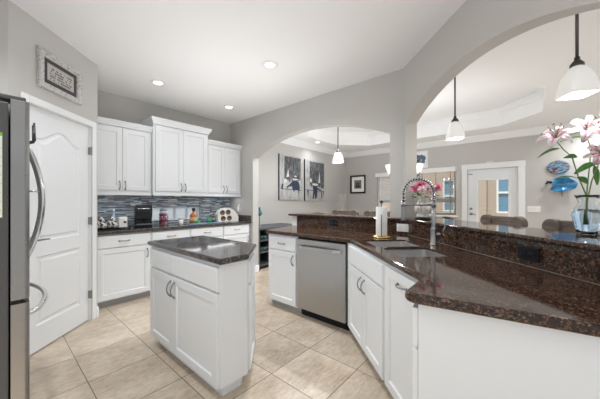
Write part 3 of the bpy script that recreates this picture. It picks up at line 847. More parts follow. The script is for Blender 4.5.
# faucet
fc = Vector(sd(2.075, 1.235))
fa = empty('faucet', (fc.x, fc.y, 0.9145), math.atan2(1, -1), 'tall brushed steel faucet with an exposed spring arch', 'faucet')   # local +x points over the sink
mb = MB(); mb.lathe([(0.03, 0.0), (0.03, 0.006), (0.024, 0.010), (0.024, 0.128), (0.024, 0.13), (0.0165, 0.14), (0.0155, 0.15), (0.0155, 0.36)], (0, 0, 0), 20); mb.build('body', 'nickel', fa, True)
n = 40; R = 0.125; pts = []
for i in range(n + 1):
    t = i / n
    if t < 0.15: pts.append((0, 0, 0.36 + 0.06 * t / 0.15))
    elif t < 0.85:
        a = PI - PI * (t - 0.15) / 0.70; pts.append((R + R * math.cos(a), 0, 0.415 + 0.115 * math.sin(a)))
    else: pts.append((2 * R, 0, 0.42 - 0.10 * (t - 0.85) / 0.15))
mb = MB(); mb.tube(pts, 0.007, 8); mb.build('hose', 'iron', fa, True)
mb = MB(); hp = []; turns = 25; m_ = turns * 10
P_ = [Vector(p) for p in pts]
for i in range(m_ + 1):
    t = i / m_ * n; k = min(int(t), n - 1); f = t - k
    p = P_[k].lerp(P_[k + 1], f); tg = (P_[k + 1] - P_[k]).normalized(); b = Vector((0, 1, 0)); a = tg.cross(b)
    th = 2 * PI * i / 10; hp.append(p + 0.0165 * (math.cos(th) * a + math.sin(th) * b))
mb.tube(hp, 0.0036, 5); mb.build('spring', 'chrome', fa, True)
mb = MB(); mb.tube([(0.014, 0, 0.325), (2 * R + 0.012, 0, 0.325)], 0.008, 10); mb.lathe([(0.021, -0.02), (0.021, 0.02)], (0, 0, 0.325), 16); mb.lathe([(0.020, -0.012), (0.020, 0.012)], (2 * R, 0, 0.325), 16); mb.build('support_arm', 'nickel', fa, True)
mb = MB(); mb.lathe([(0.013, 0.0), (0.017, -0.02), (0.017, -0.10), (0.021, -0.125), (0.019, -0.135)], (2 * R, 0, 0.335), 18); mb.build('spray_head', 'nickel', fa, True)
mb = MB(); mb.tube([(0, 0, 0.085), (-0.055, 0.03, 0.085)], 0.015, 14); mb.tube([(-0.050, 0.028, 0.085), (-0.062, 0.034, 0.12), (-0.074, 0.038, 0.165)], [0.006, 0.005, 0.004], 8); mb.build('lever', 'nickel', fa, True)

# ------------------------------------------------------------------ refrigerator
FX, FY0, FY1, FZ = 0.128, 1.90, 2.80, 1.765
fr = empty('refrigerator', (-0.60, FY0, 0), 0, 'stainless steel bottom freezer refrigerator at the left edge', 'refrigerator')
fx = FX + 0.60; fw_ = FY1 - FY0
mb = MB(); mb.box(0, fx - 0.072, 0, fw_, 0.03, FZ - 0.02); mb.build('cabinet_body', 'fridgeside', fr, bevel=0.006)
def fdoor(nm, y0, y1, z0, z1):
    mb = MB(); xa, xb = fx - 0.066, fx
    pr = [(xa, y0), (xb - 0.018, y0)] + arc(xb - 0.018, y0 + 0.018, 0.018, -90, 0, 5)[1:] + [(xb + 0.004, (y0 + y1) / 2)] + arc(xb - 0.018, y1 - 0.018, 0.018, 0, 90, 5) + [(xa, y1)]
    mb.poly(pr, [], lambda x, y: (x, y, z0), (0, 0, z1 - z0)); return mb.build(nm, 'fridgesteel', fr, bevel=0.003)
hm = fw_ / 2
da = fdoor('door', 0, hm - 0.003, 0.785, FZ); db = fdoor('door', hm + 0.003, fw_, 0.785, FZ); dc = fdoor('freezer_drawer', 0, fw_, 0.06, 0.765)
for dr, yy in ((da, hm - 0.04), (db, hm + 0.04)):
    mb = MB(); pts = []
    for i in range(17):
        t = i / 16; pts.append((fx - 0.005 + 0.088 * math.sin(PI * t) ** 0.75, yy, 0.90 + 0.74 * t))
    mb.tube(pts, 0.0135, 10)
    mb.tube([(fx, yy, 1.33), (fx + 0.09, yy, 1.33)], 0.005, 8)
    mb.build('handle', 'chrome', dr, True)
    mb = MB(); mb.tube([(fx + 0.004, yy, 1.62), (fx + 0.048, yy, 1.64), (fx + 0.046, yy, 1.75)], [0.006, 0.007, 0.005], 8); mb.build('handle_bracket', 'iron', dr, True)
mb = MB(); pts = []
for i in range(17):
    t = i / 16; pts.append((fx - 0.005 + 0.10 * math.sin(PI * t) ** 0.6, 0.06 + (fw_ - 0.12) * t, 0.690))
mb.tube(pts, 0.0135, 10); mb.build('handle', 'chrome', dc, True)
mb = MB(); mb.box(fx - 0.17, fx - 0.012, 0.02, 0.12, FZ + 0.001, FZ + 0.024); mb.build('hinge_cover', 'fridgeside', fr, bevel=0.006)
mb = MB(); mb.box(fx - 0.068, fx - 0.03, 0.004, fw_ - 0.004, 0.766, 0.784); mb.build('gasket', 'black', fr)
# notepad on the fridge side
npd = empty('notepad', (0, 0, 0), 0, 'white lined list with a green border on the refrigerator side', 'notepad')
mb = MB(); mb.box(-0.16, 0.0362, FY0 - 0.006, FY0 - 0.0005, 1.19, 1.595); mb.build('border', mat('green_border', (0.25, 0.50, 0.08), 0.6), npd)
mb = MB(); mb.box(-0.155, 0.0348, FY0 - 0.008, FY0 - 0.0062, 1.193, 1.578); mb.build('sheet', 'paper', npd)
mb = MB()
for k in range(8): mb.box(-0.15, 0.031, FY0 - 0.0085, FY0 - 0.0081, 1.225 + k * 0.042, 1.227 + k * 0.042)
mb.build('ruled_lines', mat('grey_line', (0.35, 0.36, 0.37), 0.8), npd)

# ------------------------------------------------------------------ pictures
def strokes(mb, x0, x1, z0, z1, y, rows, dens=0.7, seed=1):
    rn = random.Random(seed)
    for r in range(rows):
        za = z0 + (z1 - z0) * r / rows; zb = za + (z1 - z0) / rows * 0.62
        x = x0 + rn.random() * 0.02
        while x < x1 - 0.01:
            wv = 0.004 + rn.random() * 0.012
            if rn.random() < dens: mb.box(x, min(x + wv, x1), y - 0.0006, y, za + rn.random() * 0.002, zb)
            x += wv + 0.003
pf = empty('framed_print', ppt(0.735, 2.225, -0.001), ang_p, 'whitewashed carved frame with a dark mat print above the pantry door', 'picture')
fw2, fh2 = 0.475, 0.325
def mitred(x0, x1, z0, z1, prof):
    return MB().loops([[(x0 + d, y, z0 + d), (x1 - d, y, z0 + d), (x1 - d, y, z1 - d), (x0 + d, y, z1 - d)] for d, y in prof], False, False)
wf = mat('whitewashed_wood', (0.7, 0.68, 0.65), 0.7); nt, N, L, p = nodes(wf)
nn = noise(nt, coords(nt), 55, 5, 0.7); r = ramp(nt, [(0.36, (0.26, 0.245, 0.235)), (0.45, (0.52, 0.51, 0.495)), (0.7, (0.70, 0.69, 0.68))]); L.new(nn.outputs['Fac'], r.inputs['Fac']); L.new(r.outputs['Color'], p.inputs['Base Color']); bump(nt, nn.outputs['Fac'], p, 0.6, 0.006)
mitred(0, fw2, 0, fh2, [(0, 0), (0, -0.022), (0.008, -0.030), (0.018, -0.024), (0.040, -0.028), (0.052, -0.018), (0.056, -0.006)]).build('frame', wf, pf)
mb = MB(); mb.box(0.054, fw2 - 0.054, -0.008, -0.002, 0.054, fh2 - 0.054); mb.build('mat_board', mat('charcoal_mat', (0.06, 0.058, 0.058), 0.8), pf)
mb = MB(); mb.box(0.092, fw2 - 0.092, -0.0095, -0.0082, 0.090, fh2 - 0.090); mb.build('print', mat('aged_print', (0.50, 0.475, 0.45), 0.8), pf)
mb = MB(); strokes(mb, 0.115, fw2 - 0.115, 0.105, fh2 - 0.112, -0.0096, 5, 0.75, 4)
for a, b, c, d in ((0.10, fw2 - 0.10, 0.098, 0.100), (0.10, fw2 - 0.10, fh2 - 0.100, fh2 - 0.098)): mb.box(a, b, -0.0102, -0.0096, c, d)
mb.build('printed_marks', mat('brown_ink', (0.12, 0.10, 0.09), 0.8), pf)

def painting(x0, x1, z0, z1, label, fig, seed):
    o = empty('canvas_painting', (x0, YB - 0.001, z0), 0, label, 'painting', None)
    W, Hh = x1 - x0, z1 - z0
    mb = MB(); mb.box(0, W, -0.035, 0, 0, Hh)
    cm = mat('canvas_wash', (0.6, 0.6, 0.58), 0.8); nt, N, L, p = nodes(cm)
    a = noise(nt, coords(nt, (5, 1, 2.2), (seed, 0, 0)), 2.2, 7, 0.7)
    r = ramp(nt, [(0.30, (0.20, 0.22, 0.245)), (0.45, (0.40, 0.405, 0.405)), (0.6, (0.52, 0.515, 0.50))]); L.new(a.outputs['Fac'], r.inputs['Fac']); L.new(r.outputs['Color'], p.inputs['Base Color'])
    mb.build('canvas', cm, o)
    mb = MB(); mb.box(-0.004, 0, -0.037, 0, -0.002, Hh + 0.002); mb.build('edge', 'iron', o)
    # dark streaky block
    dm = mat('dark_streaks', (0.05, 0.05, 0.06), 0.8); nt, N, L, p = nodes(dm)
    a = noise(nt, coords(nt, (20, 1, 5), (seed * 2, 0, 0)), 1.0, 7, 0.78)
    r = ramp(nt, [(0.34, (0.025, 0.027, 0.032)), (0.48, (0.075, 0.08, 0.088)), (0.60, (0.20, 0.205, 0.21)), (0.74, (0.40, 0.40, 0.39))]); L.new(a.outputs['Fac'], r.inputs['Fac']); L.new(r.outputs['Color'], p.inputs['Base Color'])
    rn = random.Random(seed); nb = 18; bx0, bx1 = fig['blk']
    low = [(bx0 + (bx1 - bx0) * i / nb, fig['bz'] + rn.uniform(-0.05, 0.05)) for i in range(nb + 1)]
    mb = MB(); mb.poly([(a_ * W, b_ * Hh) for a_, b_ in low] + [(bx1 * W, 0.97 * Hh), (bx0 * W, 0.97 * Hh)], [], lambda x, z: (x, -0.0355, z), (0, -0.0008, 0)); mb.build('painted_backdrop', dm, o)
    fm = mat('blue_black_paint', (0.025, 0.045, 0.075), 0.7)
    mb = MB()
    for pl in fig['polys']: mb.poly([(a_ * W, b_ * Hh) for a_, b_ in pl], [], lambda x, z: (x, -0.0364, z), (0, -0.0008, 0))
    mb.build('painted_figure', fm, o)
    mb = MB()
    for pl in fig['pale']: mb.poly([(a_ * W, b_ * Hh) for a_, b_ in pl], [], lambda x, z: (x, -0.0373, z), (0, -0.0007, 0))
    mb.build('painted_highlights', mat('pale_paint', (0.66, 0.65, 0.63), 0.7), o)
    return o
def disc(cx, cz, rx, rz, n=16): return [(cx + rx * math.cos(2 * PI * k / n), cz + rz * math.sin(2 * PI * k / n)) for k in range(n)]
figA = dict(blk=(0.20, 0.92), bz=0.44, polys=[[(0.50, 0.40), (0.60, 0.44), (0.74, 0.44), (0.84, 0.40), (0.88, 0.30), (0.87, 0.23), (0.55, 0.23), (0.52, 0.31), (0.38, 0.29), (0.30, 0.255), (0.30, 0.30), (0.42, 0.345)],
    disc(0.67, 0.50, 0.055, 0.032), [(0.04, 0.235), (0.99, 0.215), (0.99, 0.225), (0.04, 0.25)], [(0.06, 0.25), (0.10, 0.36), (0.16, 0.35), (0.14, 0.25)], [(0.80, 0.23), (0.84, 0.08), (0.86, 0.23)], [(0.58, 0.23), (0.60, 0.17), (0.66, 0.23)]],
    pale=[[(0.52, 0.47), (0.58, 0.49), (0.78, 0.485), (0.82, 0.465), (0.70, 0.455)], disc(0.68, 0.54, 0.06, 0.018), disc(0.24, 0.42, 0.06, 0.05), [(0.28, 0.50), (0.36, 0.70), (0.40, 0.52)]])
figB = dict(blk=(0.22, 0.97), bz=0.36, polys=[[(0.38, 0.38), (0.60, 0.37), (0.62, 0.28), (0.58, 0.06), (0.50, 0.04), (0.46, 0.18), (0.42, 0.04), (0.36, 0.05), (0.40, 0.24)], disc(0.49, 0.475, 0.055, 0.035),
    [(0.02, 0.255), (0.99, 0.235), (0.99, 0.245), (0.02, 0.27)], [(0.60, 0.34), (0.86, 0.25), (0.87, 0.06), (0.83, 0.06), (0.81, 0.235), (0.62, 0.29)], [(0.10, 0.25), (0.14, 0.05), (0.17, 0.25)], [(0.91, 0.24), (0.93, 0.08), (0.96, 0.24)]],
    pale=[[(0.34, 0.42), (0.46, 0.435), (0.64, 0.42), (0.62, 0.375), (0.38, 0.38)], disc(0.28, 0.50, 0.05, 0.05), [(0.66, 0.46), (0.72, 0.75), (0.76, 0.45)]])
painting(4.33, 5.14, 1.30, 2.36, 'large grey and navy canvas of a broad seated figure, nearer the arch jamb', figA, 3)
painting(5.25, 6.10, 1.28, 2.34, 'large grey and navy canvas of a slim standing figure, nearer the room corner', figB, 8)

def frame_far(y1, y0, z0, z1, label, fm, fw_, art):
    o = empty('framed_picture', (XF - 0.001, y1, z0), -PI / 2, label, 'picture')
    W, Hh = y1 - y0, z1 - z0
    mitred(0, W, 0, Hh, [(0, 0), (0, -0.03), (fw_ * 0.7, -0.026), (fw_, -0.008)]).build('frame', fm, o)
    mb = MB(); mb.box(fw_ - 0.004, W - fw_ + 0.004, -0.009, -0.002, fw_ - 0.004, Hh - fw_ + 0.004); mb.build('mat_board', 'paper', o)
    if art == 'photo':
        mb = MB(); mb.box(W * 0.3, W * 0.7, -0.011, -0.0092, Hh * 0.3, Hh * 0.7); mb.build('photo', mat('grey_photo', (0.20, 0.20, 0.205), 0.5), o)
        mb = MB(); mb.lathe([(0.001, 0), (0.028, 0.005), (0.034, 0.03), (0.001, 0.07)], (0, 0, 0), 12)
        mb = MB()
        for cx_, s in ((0.44, 1.0), (0.56, 0.9)):
            pts = [(W * cx_ + 0.032 * s * math.cos(a), Hh * 0.53 + 0.045 * s * math.sin(a)) for a in [2 * PI * k / 14 for k in range(14)]]
            mb.poly(pts, [], lambda x, z: (x, -0.0112, z), (0, -0.0006, 0))
            mb.poly([(W * cx_ - 0.055, Hh * 0.32), (W * cx_ + 0.055, Hh * 0.32), (W * cx_ + 0.04, Hh * 0.45), (W * cx_ - 0.04, Hh * 0.45)], [], lambda x, z: (x, -0.0112, z), (0, -0.0006, 0))
        mb.build('photo_shapes', mat('dark_photo', (0.05, 0.05, 0.052), 0.5), o)
        mitred(W * 0.27, W * 0.73, Hh * 0.27, Hh * 0.73, [(0, -0.0092), (0, -0.012), (0.014, -0.012), (0.014, -0.0092)]).build('inner_border', 'iron', o)
    else:
        bm_ = mat('blue_ink', (0.10, 0.15, 0.21), 0.6); mb = MB()
        rn = random.Random(5)
        mb.poly([(W * (0.5 + 0.34 * math.cos(2 * PI * k / 22) * (1 + rn.uniform(-.2, .2))), Hh * (0.5 + 0.33 * math.sin(2 * PI * k / 22) * (1 + rn.uniform(-.25, .25)))) for k in range(22)], [], lambda x, z: (x, -0.0092, z), (0, -0.001, 0))
        mb.build('ink_shape', bm_, o)
        mb = MB()
        for k in range(7):
            c = (W * rn.uniform(0.3, 0.66), Hh * rn.uniform(0.3, 0.62)); mb.poly([(c[0] + 0.028 * math.cos(2 * PI * j / 9), c[1] + 0.04 * math.sin(2 * PI * j / 9)) for j in range(9)], [], lambda x, z: (x, -0.0104, z), (0, -0.0006, 0))
        mb.build('ink_highlights', mat('pale_ink', (0.36, 0.42, 0.47), 0.6), o)
    return o
frame_far(4.23, 3.72, 1.50, 2.05, 'small black framed grey photo with white mat on the far wall', 'iron', 0.05, 'photo')
frame_far(2.40, 1.98, 2.12, 2.56, 'pale framed blue grey picture above the tan blind window', 'trim', 0.035, 'ink')

# ------------------------------------------------------------------ ceiling lights
def can(x, y, label, k=1.0):
    o = empty('recessed_light', (x, y, H), 0, label, 'ceiling light', 'recessed ceiling lights')
    mb = MB(); lp = []
    mb.lathe([(0.052, -0.001), (0.052, -0.006), (0.088, -0.006), (0.092, -0.001)], (0, 0, 0), 28, False); mb.build('trim_ring', 'trim', o)
    mb = MB(); mb.lathe([(0.052, -0.003), (0.001, -0.0032)], (0, 0, 0), 24); mb.build('lens', 'can', o)
    l = bpy.data.lights.new('downlight', 'SPOT'); l.energy = CAN_W * k; l.spot_size = math.radians(150); l.spot_blend = 0.8; l.shadow_soft_size = 0.06; l.color = (0.945, 0.975, 1.0)
    lo = bpy.data.objects.new('downlight', l); COL.objects.link(lo); lo.parent = o; lo.location = (0, 0, -0.02)
can(1.376, 3.55, 'recessed ceiling light above the cabinet nearest the pantry door', 0.10)
can(2.465, 3.62, 'recessed ceiling light above the right wall cabinet', 0.10)
can(1.994, 2.158, 'recessed ceiling light nearest the middle of the kitchen ceiling', 1.4)
can(0.12, 1.95, 'unseen fill light added in the ceiling in front of the refrigerator', 0.9)  # added out of view to light the island and pantry doors
can(0.30, -0.50, 'unseen fill light added in the ceiling behind the near end of the peninsula', 0.12)  # extra overhead fill, added out of view
can(3.70, 3.10, 'hidden fill light added in the ceiling behind the low arch nearest the canvas paintings', 1.3)  # added behind the arch to brighten the dining walls
can(3.75, 1.80, 'hidden fill light added in the ceiling behind the low arch nearest the column', 1.8)  # second added dining fill, hidden above the low arch
can(6.85, -0.95, 'unseen fill light added in the ceiling in the dining corner beyond the lily vase')  # added out of view to lift the dining room
can(4.70, -0.95, 'unseen fill light added in the ceiling over the dining side behind the diagonal arch', 1.4)  # another unseen fill added for the dining side
can(5.40, 4.08, 'recessed ceiling light beyond the low arch above the canvas paintings', 0.22)

def pendant(x, y, zb, label, rz=0.3):
    o = empty('pendant_light', (x, y, zb), rz, label, 'pendant light', 'opal glass pendants over the bar')
    def sq(h, z, r):
        return [(a, b, z) for a, b in arc(h - r, h - r, r, 0, 90, 5) + arc(-h + r, h - r, r, 90, 180, 5) + arc(-h + r, -h + r, r, 180, 270, 5) + arc(h - r, -h + r, r, 270, 360, 5)]
    prof = [(0.058, 0.030, 0.02), (0.063, 0.020, 0.02), (0.066, 0.020, 0.02), (0.067, 0.038, 0.02), (0.064, 0.07, 0.022), (0.058, 0.11, 0.024), (0.048, 0.145, 0.026), (0.035, 0.168, 0.026), (0.022, 0.180, 0.021)]
    MB().loops([sq(*p_) for p_ in prof], True, True).build('glass_shade', 'shade', o, True)
    mb = MB(); mb.lathe([(0.030, 0.178), (0.030, 0.192), (0.018, 0.208), (0.012, 0.215), (0.012, 0.23)], (0, 0, 0), 18); mb.build('cap', 'bronze', o, True)
    mb = MB(); mb.tube([(0, 0, 0.22), (0, 0, H - zb - 0.02)], 0.0075, 10); mb.build('rod', 'bronze', o, True)
    mb = MB(); mb.lathe([(0.012, -0.03), (0.055, -0.022), (0.06, -0.001)], (0, 0, H - zb), 20); mb.build('canopy', 'bronze', o, True)
    l = bpy.data.lights.new('bulb', 'POINT'); l.energy = PENDANT_E; l.shadow_soft_size = 0.05; l.color = (1, 0.95, 0.88)
    lo = bpy.data.objects.new('bulb', l); COL.objects.link(lo); lo.parent = o; lo.location = (0, 0, -0.03)
for px, d, lab in ((577, 1.468, 'opal pendant light over the bar above the lily vase'), (455, 2.493, 'opal pendant light over the bar above the faucet'), (338, 4.05, 'opal pendant light beyond the low arch by the canvas paintings')):
    r_ = ray(px) * d; pendant(r_.x, r_.y, 1.83, lab, math.radians(28) if px > 400 else 0.0)

# chandelier behind the column
q = ray(404) * 5.1
ch = empty('chandelier', (q.x, q.y, 0), 0.4, 'chandelier with white upturned shades hanging behind the column', 'chandelier')
mb = MB(); mb.tube([(0, 0, 1.72), (0, 0, H + TH - 0.02)], 0.012, 10); mb.lathe([(0.01, 1.66), (0.04, 1.70), (0.03, 1.76), (0.045, 1.80), (0.012, 1.86)], (0, 0, 0), 16); mb.lathe([(0.012, -0.05), (0.07, -0.02), (0.07, -0.001)], (0, 0, H + TH), 18); mb.build('stem', 'bronze', ch, True)
for k in range(6):
    a = 2 * PI * k / 6; c, s = math.cos(a), math.sin(a)
    mb = MB(); mb.tube([(0.02 * c, 0.02 * s, 1.74), (0.15 * c, 0.15 * s, 1.69), (0.27 * c, 0.27 * s, 1.73), (0.30 * c, 0.30 * s, 1.80)], 0.008, 8); ar = mb.build('arm', 'bronze', ch, True)
    l = bpy.data.lights.new('bulb', 'POINT'); l.energy = CHAND_E; l.shadow_soft_size = 0.03; l.color = (0.945, 0.975, 1.0)
    lo = bpy.data.objects.new('bulb', l); COL.objects.link(lo); lo.parent = ch; lo.location = (0.30 * c, 0.30 * s, 1.97)
    mb = MB(); mb.lathe([(0.012, 1.80), (0.028, 1.815), (0.05, 1.88), (0.085, 1.95), (0.082, 1.95), (0.045, 1.88), (0.02, 1.82)], (0.30 * c, 0.30 * s, 0), 18, False); mb.build('shade', 'shade', ar, True)

# ------------------------------------------------------------------ switches and outlets
def plate(name, m4, w, h, m, slots, sm, label, cat):
    o = bpy.data.objects.new(name, None); COL.objects.link(o); o.matrix_world = m4; tag(o, label, cat)
    mb = MB(); mb.box(-w / 2, w / 2, -0.007, -0.0005, -h / 2, h / 2); mb.build('cover_plate', m, o, bevel=0.003)
    for (x, z, sw, sh) in slots:
        mb = MB(); mb.box(x - sw / 2, x + sw / 2, -0.010, -0.0072, z - sh / 2, z + sh / 2); mb.build('switch' if cat == 'light switch' else 'socket', sm, o, bevel=0.002)
    return o
def frame_m(p, rz): return Matrix.Translation(p) @ Matrix.Rotation(rz, 4, 'Z')
plate('light_switch', frame_m((XF - 0.001, -0.05, 1.10), -PI / 2), 0.20, 0.125, 'white', [(x, 0, 0.03, 0.065) for x in (-0.07, -0.023, 0.023, 0.07)], 'ceramic', 'white four gang switch plate right of the patio door', 'light switch')
rzd = math.atan2(-1, -1)
def on_diag(px, z):
    r_ = ray(px); d = (BSN) / (r_.x - r_.y); q = r_ * d; q = q - sn * 0.0005; return (q.x, q.y, z)
plate('outlet', frame_m(on_diag(528.5, 0.985), rzd), 0.125, 0.075, 'black', [(-0.024, 0, 0.034, 0.028), (0.024, 0, 0.034, 0.028)], 'blackgloss', 'black double outlet on the granite splash under the bar, near the lilies', 'outlet')
r_ = ray(334); q = r_ * ((BSX - 0.0005) / r_.x)
plate('outlet', frame_m((q.x, q.y, 0.990), -PI / 2), 0.115, 0.072, 'black', [(-0.024, 0, 0.034, 0.028), (0.024, 0, 0.034, 0.028)], 'blackgloss', 'black double outlet on the granite splash behind the dishwasher', 'outlet')
r_ = ray(404); q = r_ * ((BSX - 0.0005) / r_.x)
plate('outlet', frame_m((q.x, q.y, 0.985), -PI / 2), 0.155, 0.085, 'white', [(-0.04, 0, 0.034, 0.055), (0.04, 0, 0.034, 0.055)], 'ceramic', 'white double gang outlet on the granite splash left of the faucet', 'outlet')
af = empty('air_freshener', (XA - 0.001, 4.10, 1.10), -PI / 2, 'small white plug in air freshener on the arch wall', 'air freshener')
mb = MB(); mb.box(-0.035, 0.035, -0.007, 0, -0.055, 0.055); mb.build('wall_plate', 'white', af, bevel=0.002)
mb = MB(); mb.loops([[(c * k, -0.008 - (0.04 if z < 0.06 else 0.02) * (0.5 + 0.5 * s) , z) for c, s in [(0.03 * math.cos(2 * PI * j / 16), math.sin(2 * PI * j / 16)) for j in range(16)]] for k, z in ((0.8, -0.03), (1, -0.01), (1, 0.05), (0.7, 0.09), (0.4, 0.11))]); mb.build('dispenser', 'ceramic', af, True)

# ------------------------------------------------------------------ things on the back counter
CZ = 0.9145
zb_ = mat('black_white_marbled', (0.5, 0.5, 0.5), 0.35); nt, N, L, p = nodes(zb_)
nn = noise(nt, coords(nt), 42, 3, 0.5); r = ramp(nt, [(0.47, (0.02, 0.02, 0.022)), (0.52, (0.75, 0.74, 0.72))]); L.new(nn.outputs['Fac'], r.inputs['Fac']); L.new(r.outputs['Color'], p.inputs['Base Color'])
tr = empty('tray', (1.01, 4.06, CZ), 0, 'black tray on the counter beside the pantry wall', 'tray')
mb = MB(); mb.loops([[(x, y, z) for x, y in [(a * k, b * k) for a, b in arc(0.17, 0.07, 0.03, 0, 90, 4) + arc(-0.17, 0.07, 0.03, 90, 180, 4) + arc(-0.17, -0.07, 0.03, 180, 270, 4) + arc(0.17, -0.07, 0.03, 270, 360, 4)]] for k, z in ((0.93, 0), (1, 0.02), (0.98, 0.02), (0.92, 0.006))]); mb.build('dish', 'blackgloss', tr)
for x, y, r0, lab in ((0.90, 4.05, 0.062, 'black and white marbled jar on the tray, nearest the pantry wall'), (1.02, 4.055, 0.066, 'black and white marbled jar on the tray, beside the white tin')):
    o = empty('marbled_jar', (x, y, CZ + 0.007), 0, lab, 'jar', 'marbled jars on the black tray')
    mb = MB(); mb.lathe([(r0 * 0.6, 0), (r0 * 0.95, 0.02), (r0, 0.05), (r0 * 0.85, 0.085), (r0 * 0.6, 0.10), (r0 * 0.62, 0.105)]); mb.build('body', zb_, o, True)
    mb = MB(); mb.lathe([(r0 * 0.62, 0.106), (r0 * 0.6, 0.115), (r0 * 0.3, 0.13), (0.012, 0.133), (0.014, 0.148), (0.004, 0.152)]); mb.build('lid', zb_, o, True)
tn = empty('canister', (1.13, 4.075, CZ + 0.007), 0, 'white square tin with a black tag beside the marbled jars', 'canister')
mb = MB(); mb.box(-0.05, 0.05, -0.045, 0.045, 0, 0.125); mb.build('body', 'ceramic', tn, bevel=0.008)
mb = MB(); mb.box(0.005, 0.035, -0.0475, -0.0455, 0.06, 0.085); mb.build('tag', 'black', tn)
mb = MB(); mb.box(-0.052, 0.052, -0.047, 0.047, 0.126, 0.14); mb.build('lid', 'white', tn, bevel=0.004)
bt = empty('slim_bottle', (1.07, 4.20, CZ), 0, 'slim pale blue glass bottle behind the white tin', 'bottle')
mb = MB(); mb.lathe([(0.02, 0), (0.021, 0.15), (0.010, 0.18), (0.009, 0.22), (0.011, 0.225)]); mb.build('body', mat('pale_blue_glass', (0.42, 0.55, 0.72), 0.15), bt, True)
mb = MB(); mb.lathe([(0.012, 0.226), (0.012, 0.245)]); mb.build('stopper', 'white', bt, True)

cf = empty('coffee_maker', (1.40, 4.13, CZ), -0.25, 'black single cup coffee maker on the back counter', 'coffee maker')
mb = MB(); mb.box(-0.105, 0.105, -0.14, 0.14, 0, 0.03); mb.build('base', 'black', cf, bevel=0.01)
mb = MB(); mb.box(-0.105, 0.105, -0.06, 0.14, 0.031, 0.295); mb.build('water_tank', 'blackgloss', cf, bevel=0.02, seg=3)
mb = MB(); mb.loops([[(-0.10, -0.13, 0.10), (0.10, -0.13, 0.10), (0.10, -0.062, 0.10), (-0.10, -0.062, 0.10)], [(-0.105, -0.14, 0.22), (0.105, -0.14, 0.22), (0.105, -0.062, 0.22), (-0.105, -0.062, 0.22)], [(-0.10, -0.12, 0.30), (0.10, -0.12, 0.30), (0.10, -0.062, 0.305), (-0.10, -0.062, 0.305)]]); mb.build('brew_head', 'blackgloss', cf, bevel=0.012, seg=3)
mb = MB(); mb.tube([(-0.08, -0.135, 0.245), (-0.06, -0.155, 0.25), (0.06, -0.155, 0.25), (0.08, -0.135, 0.245)], 0.008, 8); mb.build('handle', 'chrome', cf, True)
mb = MB(); mb.box(-0.085, 0.085, -0.135, -0.02, 0.0305, 0.042); mb.build('drip_tray', 'nickel', cf, bevel=0.003)
mb = MB(); mb.lathe([(0.02, 0.075), (0.03, 0.0995)], (0, -0.07, 0), 16); mb.build('spout', 'black', cf, True)

jr = empty('treat_jar', (1.69, 4.16, CZ), 0, 'clear jar of red and pink pods beside the coffee maker', 'jar')
mb = MB(); mb.lathe([(0.065, 0), (0.068, 0.01), (0.068, 0.17), (0.05, 0.195), (0.05, 0.21)], (0, 0, 0), 24, False); mb.build('glass', 'vaseglass', jr, True)
mb = MB(); mb.lathe([(0.052, 0.211), (0.054, 0.225), (0.02, 0.235)], (0, 0, 0), 20); mb.build('lid', 'nickel', jr, True)
rn = random.Random(3); pod_m = [mat('red_pod', (0.42, 0.05, 0.08), 0.4), mat('pink_pod', (0.55, 0.25, 0.33), 0.4), mat('plum_pod', (0.20, 0.05, 0.09), 0.4)]
pod_me = None
for k in range(20):
    lay = k // 5; a = 2 * PI * (k % 5) / 5 + lay * 0.6; r0 = 0.038
    mb = MB(); mb.lathe([(0.012, 0), (0.021, 0.008), (0.022, 0.030), (0.016, 0.040)], (0, 0, 0), 10)
    o = mb.build('pod', pod_m[rn.randrange(3)], None, True); o.location = (1.69 + r0 * math.cos(a), 4.16 + r0 * math.sin(a), CZ + 0.003 + lay * 0.043); o.rotation_euler = (0, 0, a)
    tag(o, 'red or pink pod inside the clear jar beside the coffee maker', 'pod', 'pods in the clear jar')

am = empty('amber_bottle', (2.13, 4.10, CZ), 0, 'squat amber liquor bottle with dark stopper on the back counter', 'bottle')
mb = MB(); mb.lathe([(0.052, 0), (0.056, 0.01), (0.056, 0.12), (0.045, 0.145), (0.02, 0.165), (0.018, 0.19), (0.021, 0.195)]); mb.build('body', mat('amber_glass', (0.40, 0.13, 0.025), 0.12), am, True)
mb = MB(); mb.lathe([(0.0568, 0.035), (0.0568, 0.10)], (0, 0, 0), 28, False); mb.build('label', mat('cream_label', (0.60, 0.42, 0.22), 0.7), am, True)
mb = MB(); mb.lathe([(0.018, 0.196), (0.026, 0.20), (0.026, 0.235), (0.018, 0.245)]); mb.build('stopper', 'iron', am, True)
def small_jar(x, y, r0, h, m, lm, lab, nm='spice_jar', cat='jar'):
    o = empty(nm, (x, y, CZ), 0, lab, cat)
    mb = MB(); mb.lathe([(r0 * 0.9, 0), (r0, 0.005), (r0, h * 0.78), (r0 * 0.8, h * 0.82)]); mb.build('body', m, o, True)
    mb = MB(); mb.lathe([(r0 * 0.9, h * 0.82), (r0 * 0.9, h), (r0 * 0.8, h * 1.01)]); mb.build('lid', lm, o, True)
grn = mat('green_glaze', (0.03, 0.28, 0.10), 0.3)
small_jar(2.04, 4.00, 0.038, 0.07, 'vaseglass', 'gold', 'short clear jar with brass lid in front of the amber bottle')
small_jar(1.90, 4.05, 0.035, 0.09, 'ceramic', 'nickel', 'small white jar between the pod jar and amber bottle')
small_jar(2.12, 3.96, 0.042, 0.05, grn, grn, 'round green pot in front of the amber bottle', 'green_pot', 'pot')
small_jar(2.42, 4.12, 0.045, 0.065, grn, grn, 'green pot between the amber bottle and the white holder', 'green_pot', 'pot')
small_jar(2.55, 4.20, 0.04, 0.085, 'nickel', 'black', 'dark lidded jar behind the green pot beside the white holder')
bm_ = mat('blue_mat', (0.22, 0.34, 0.52), 0.6)
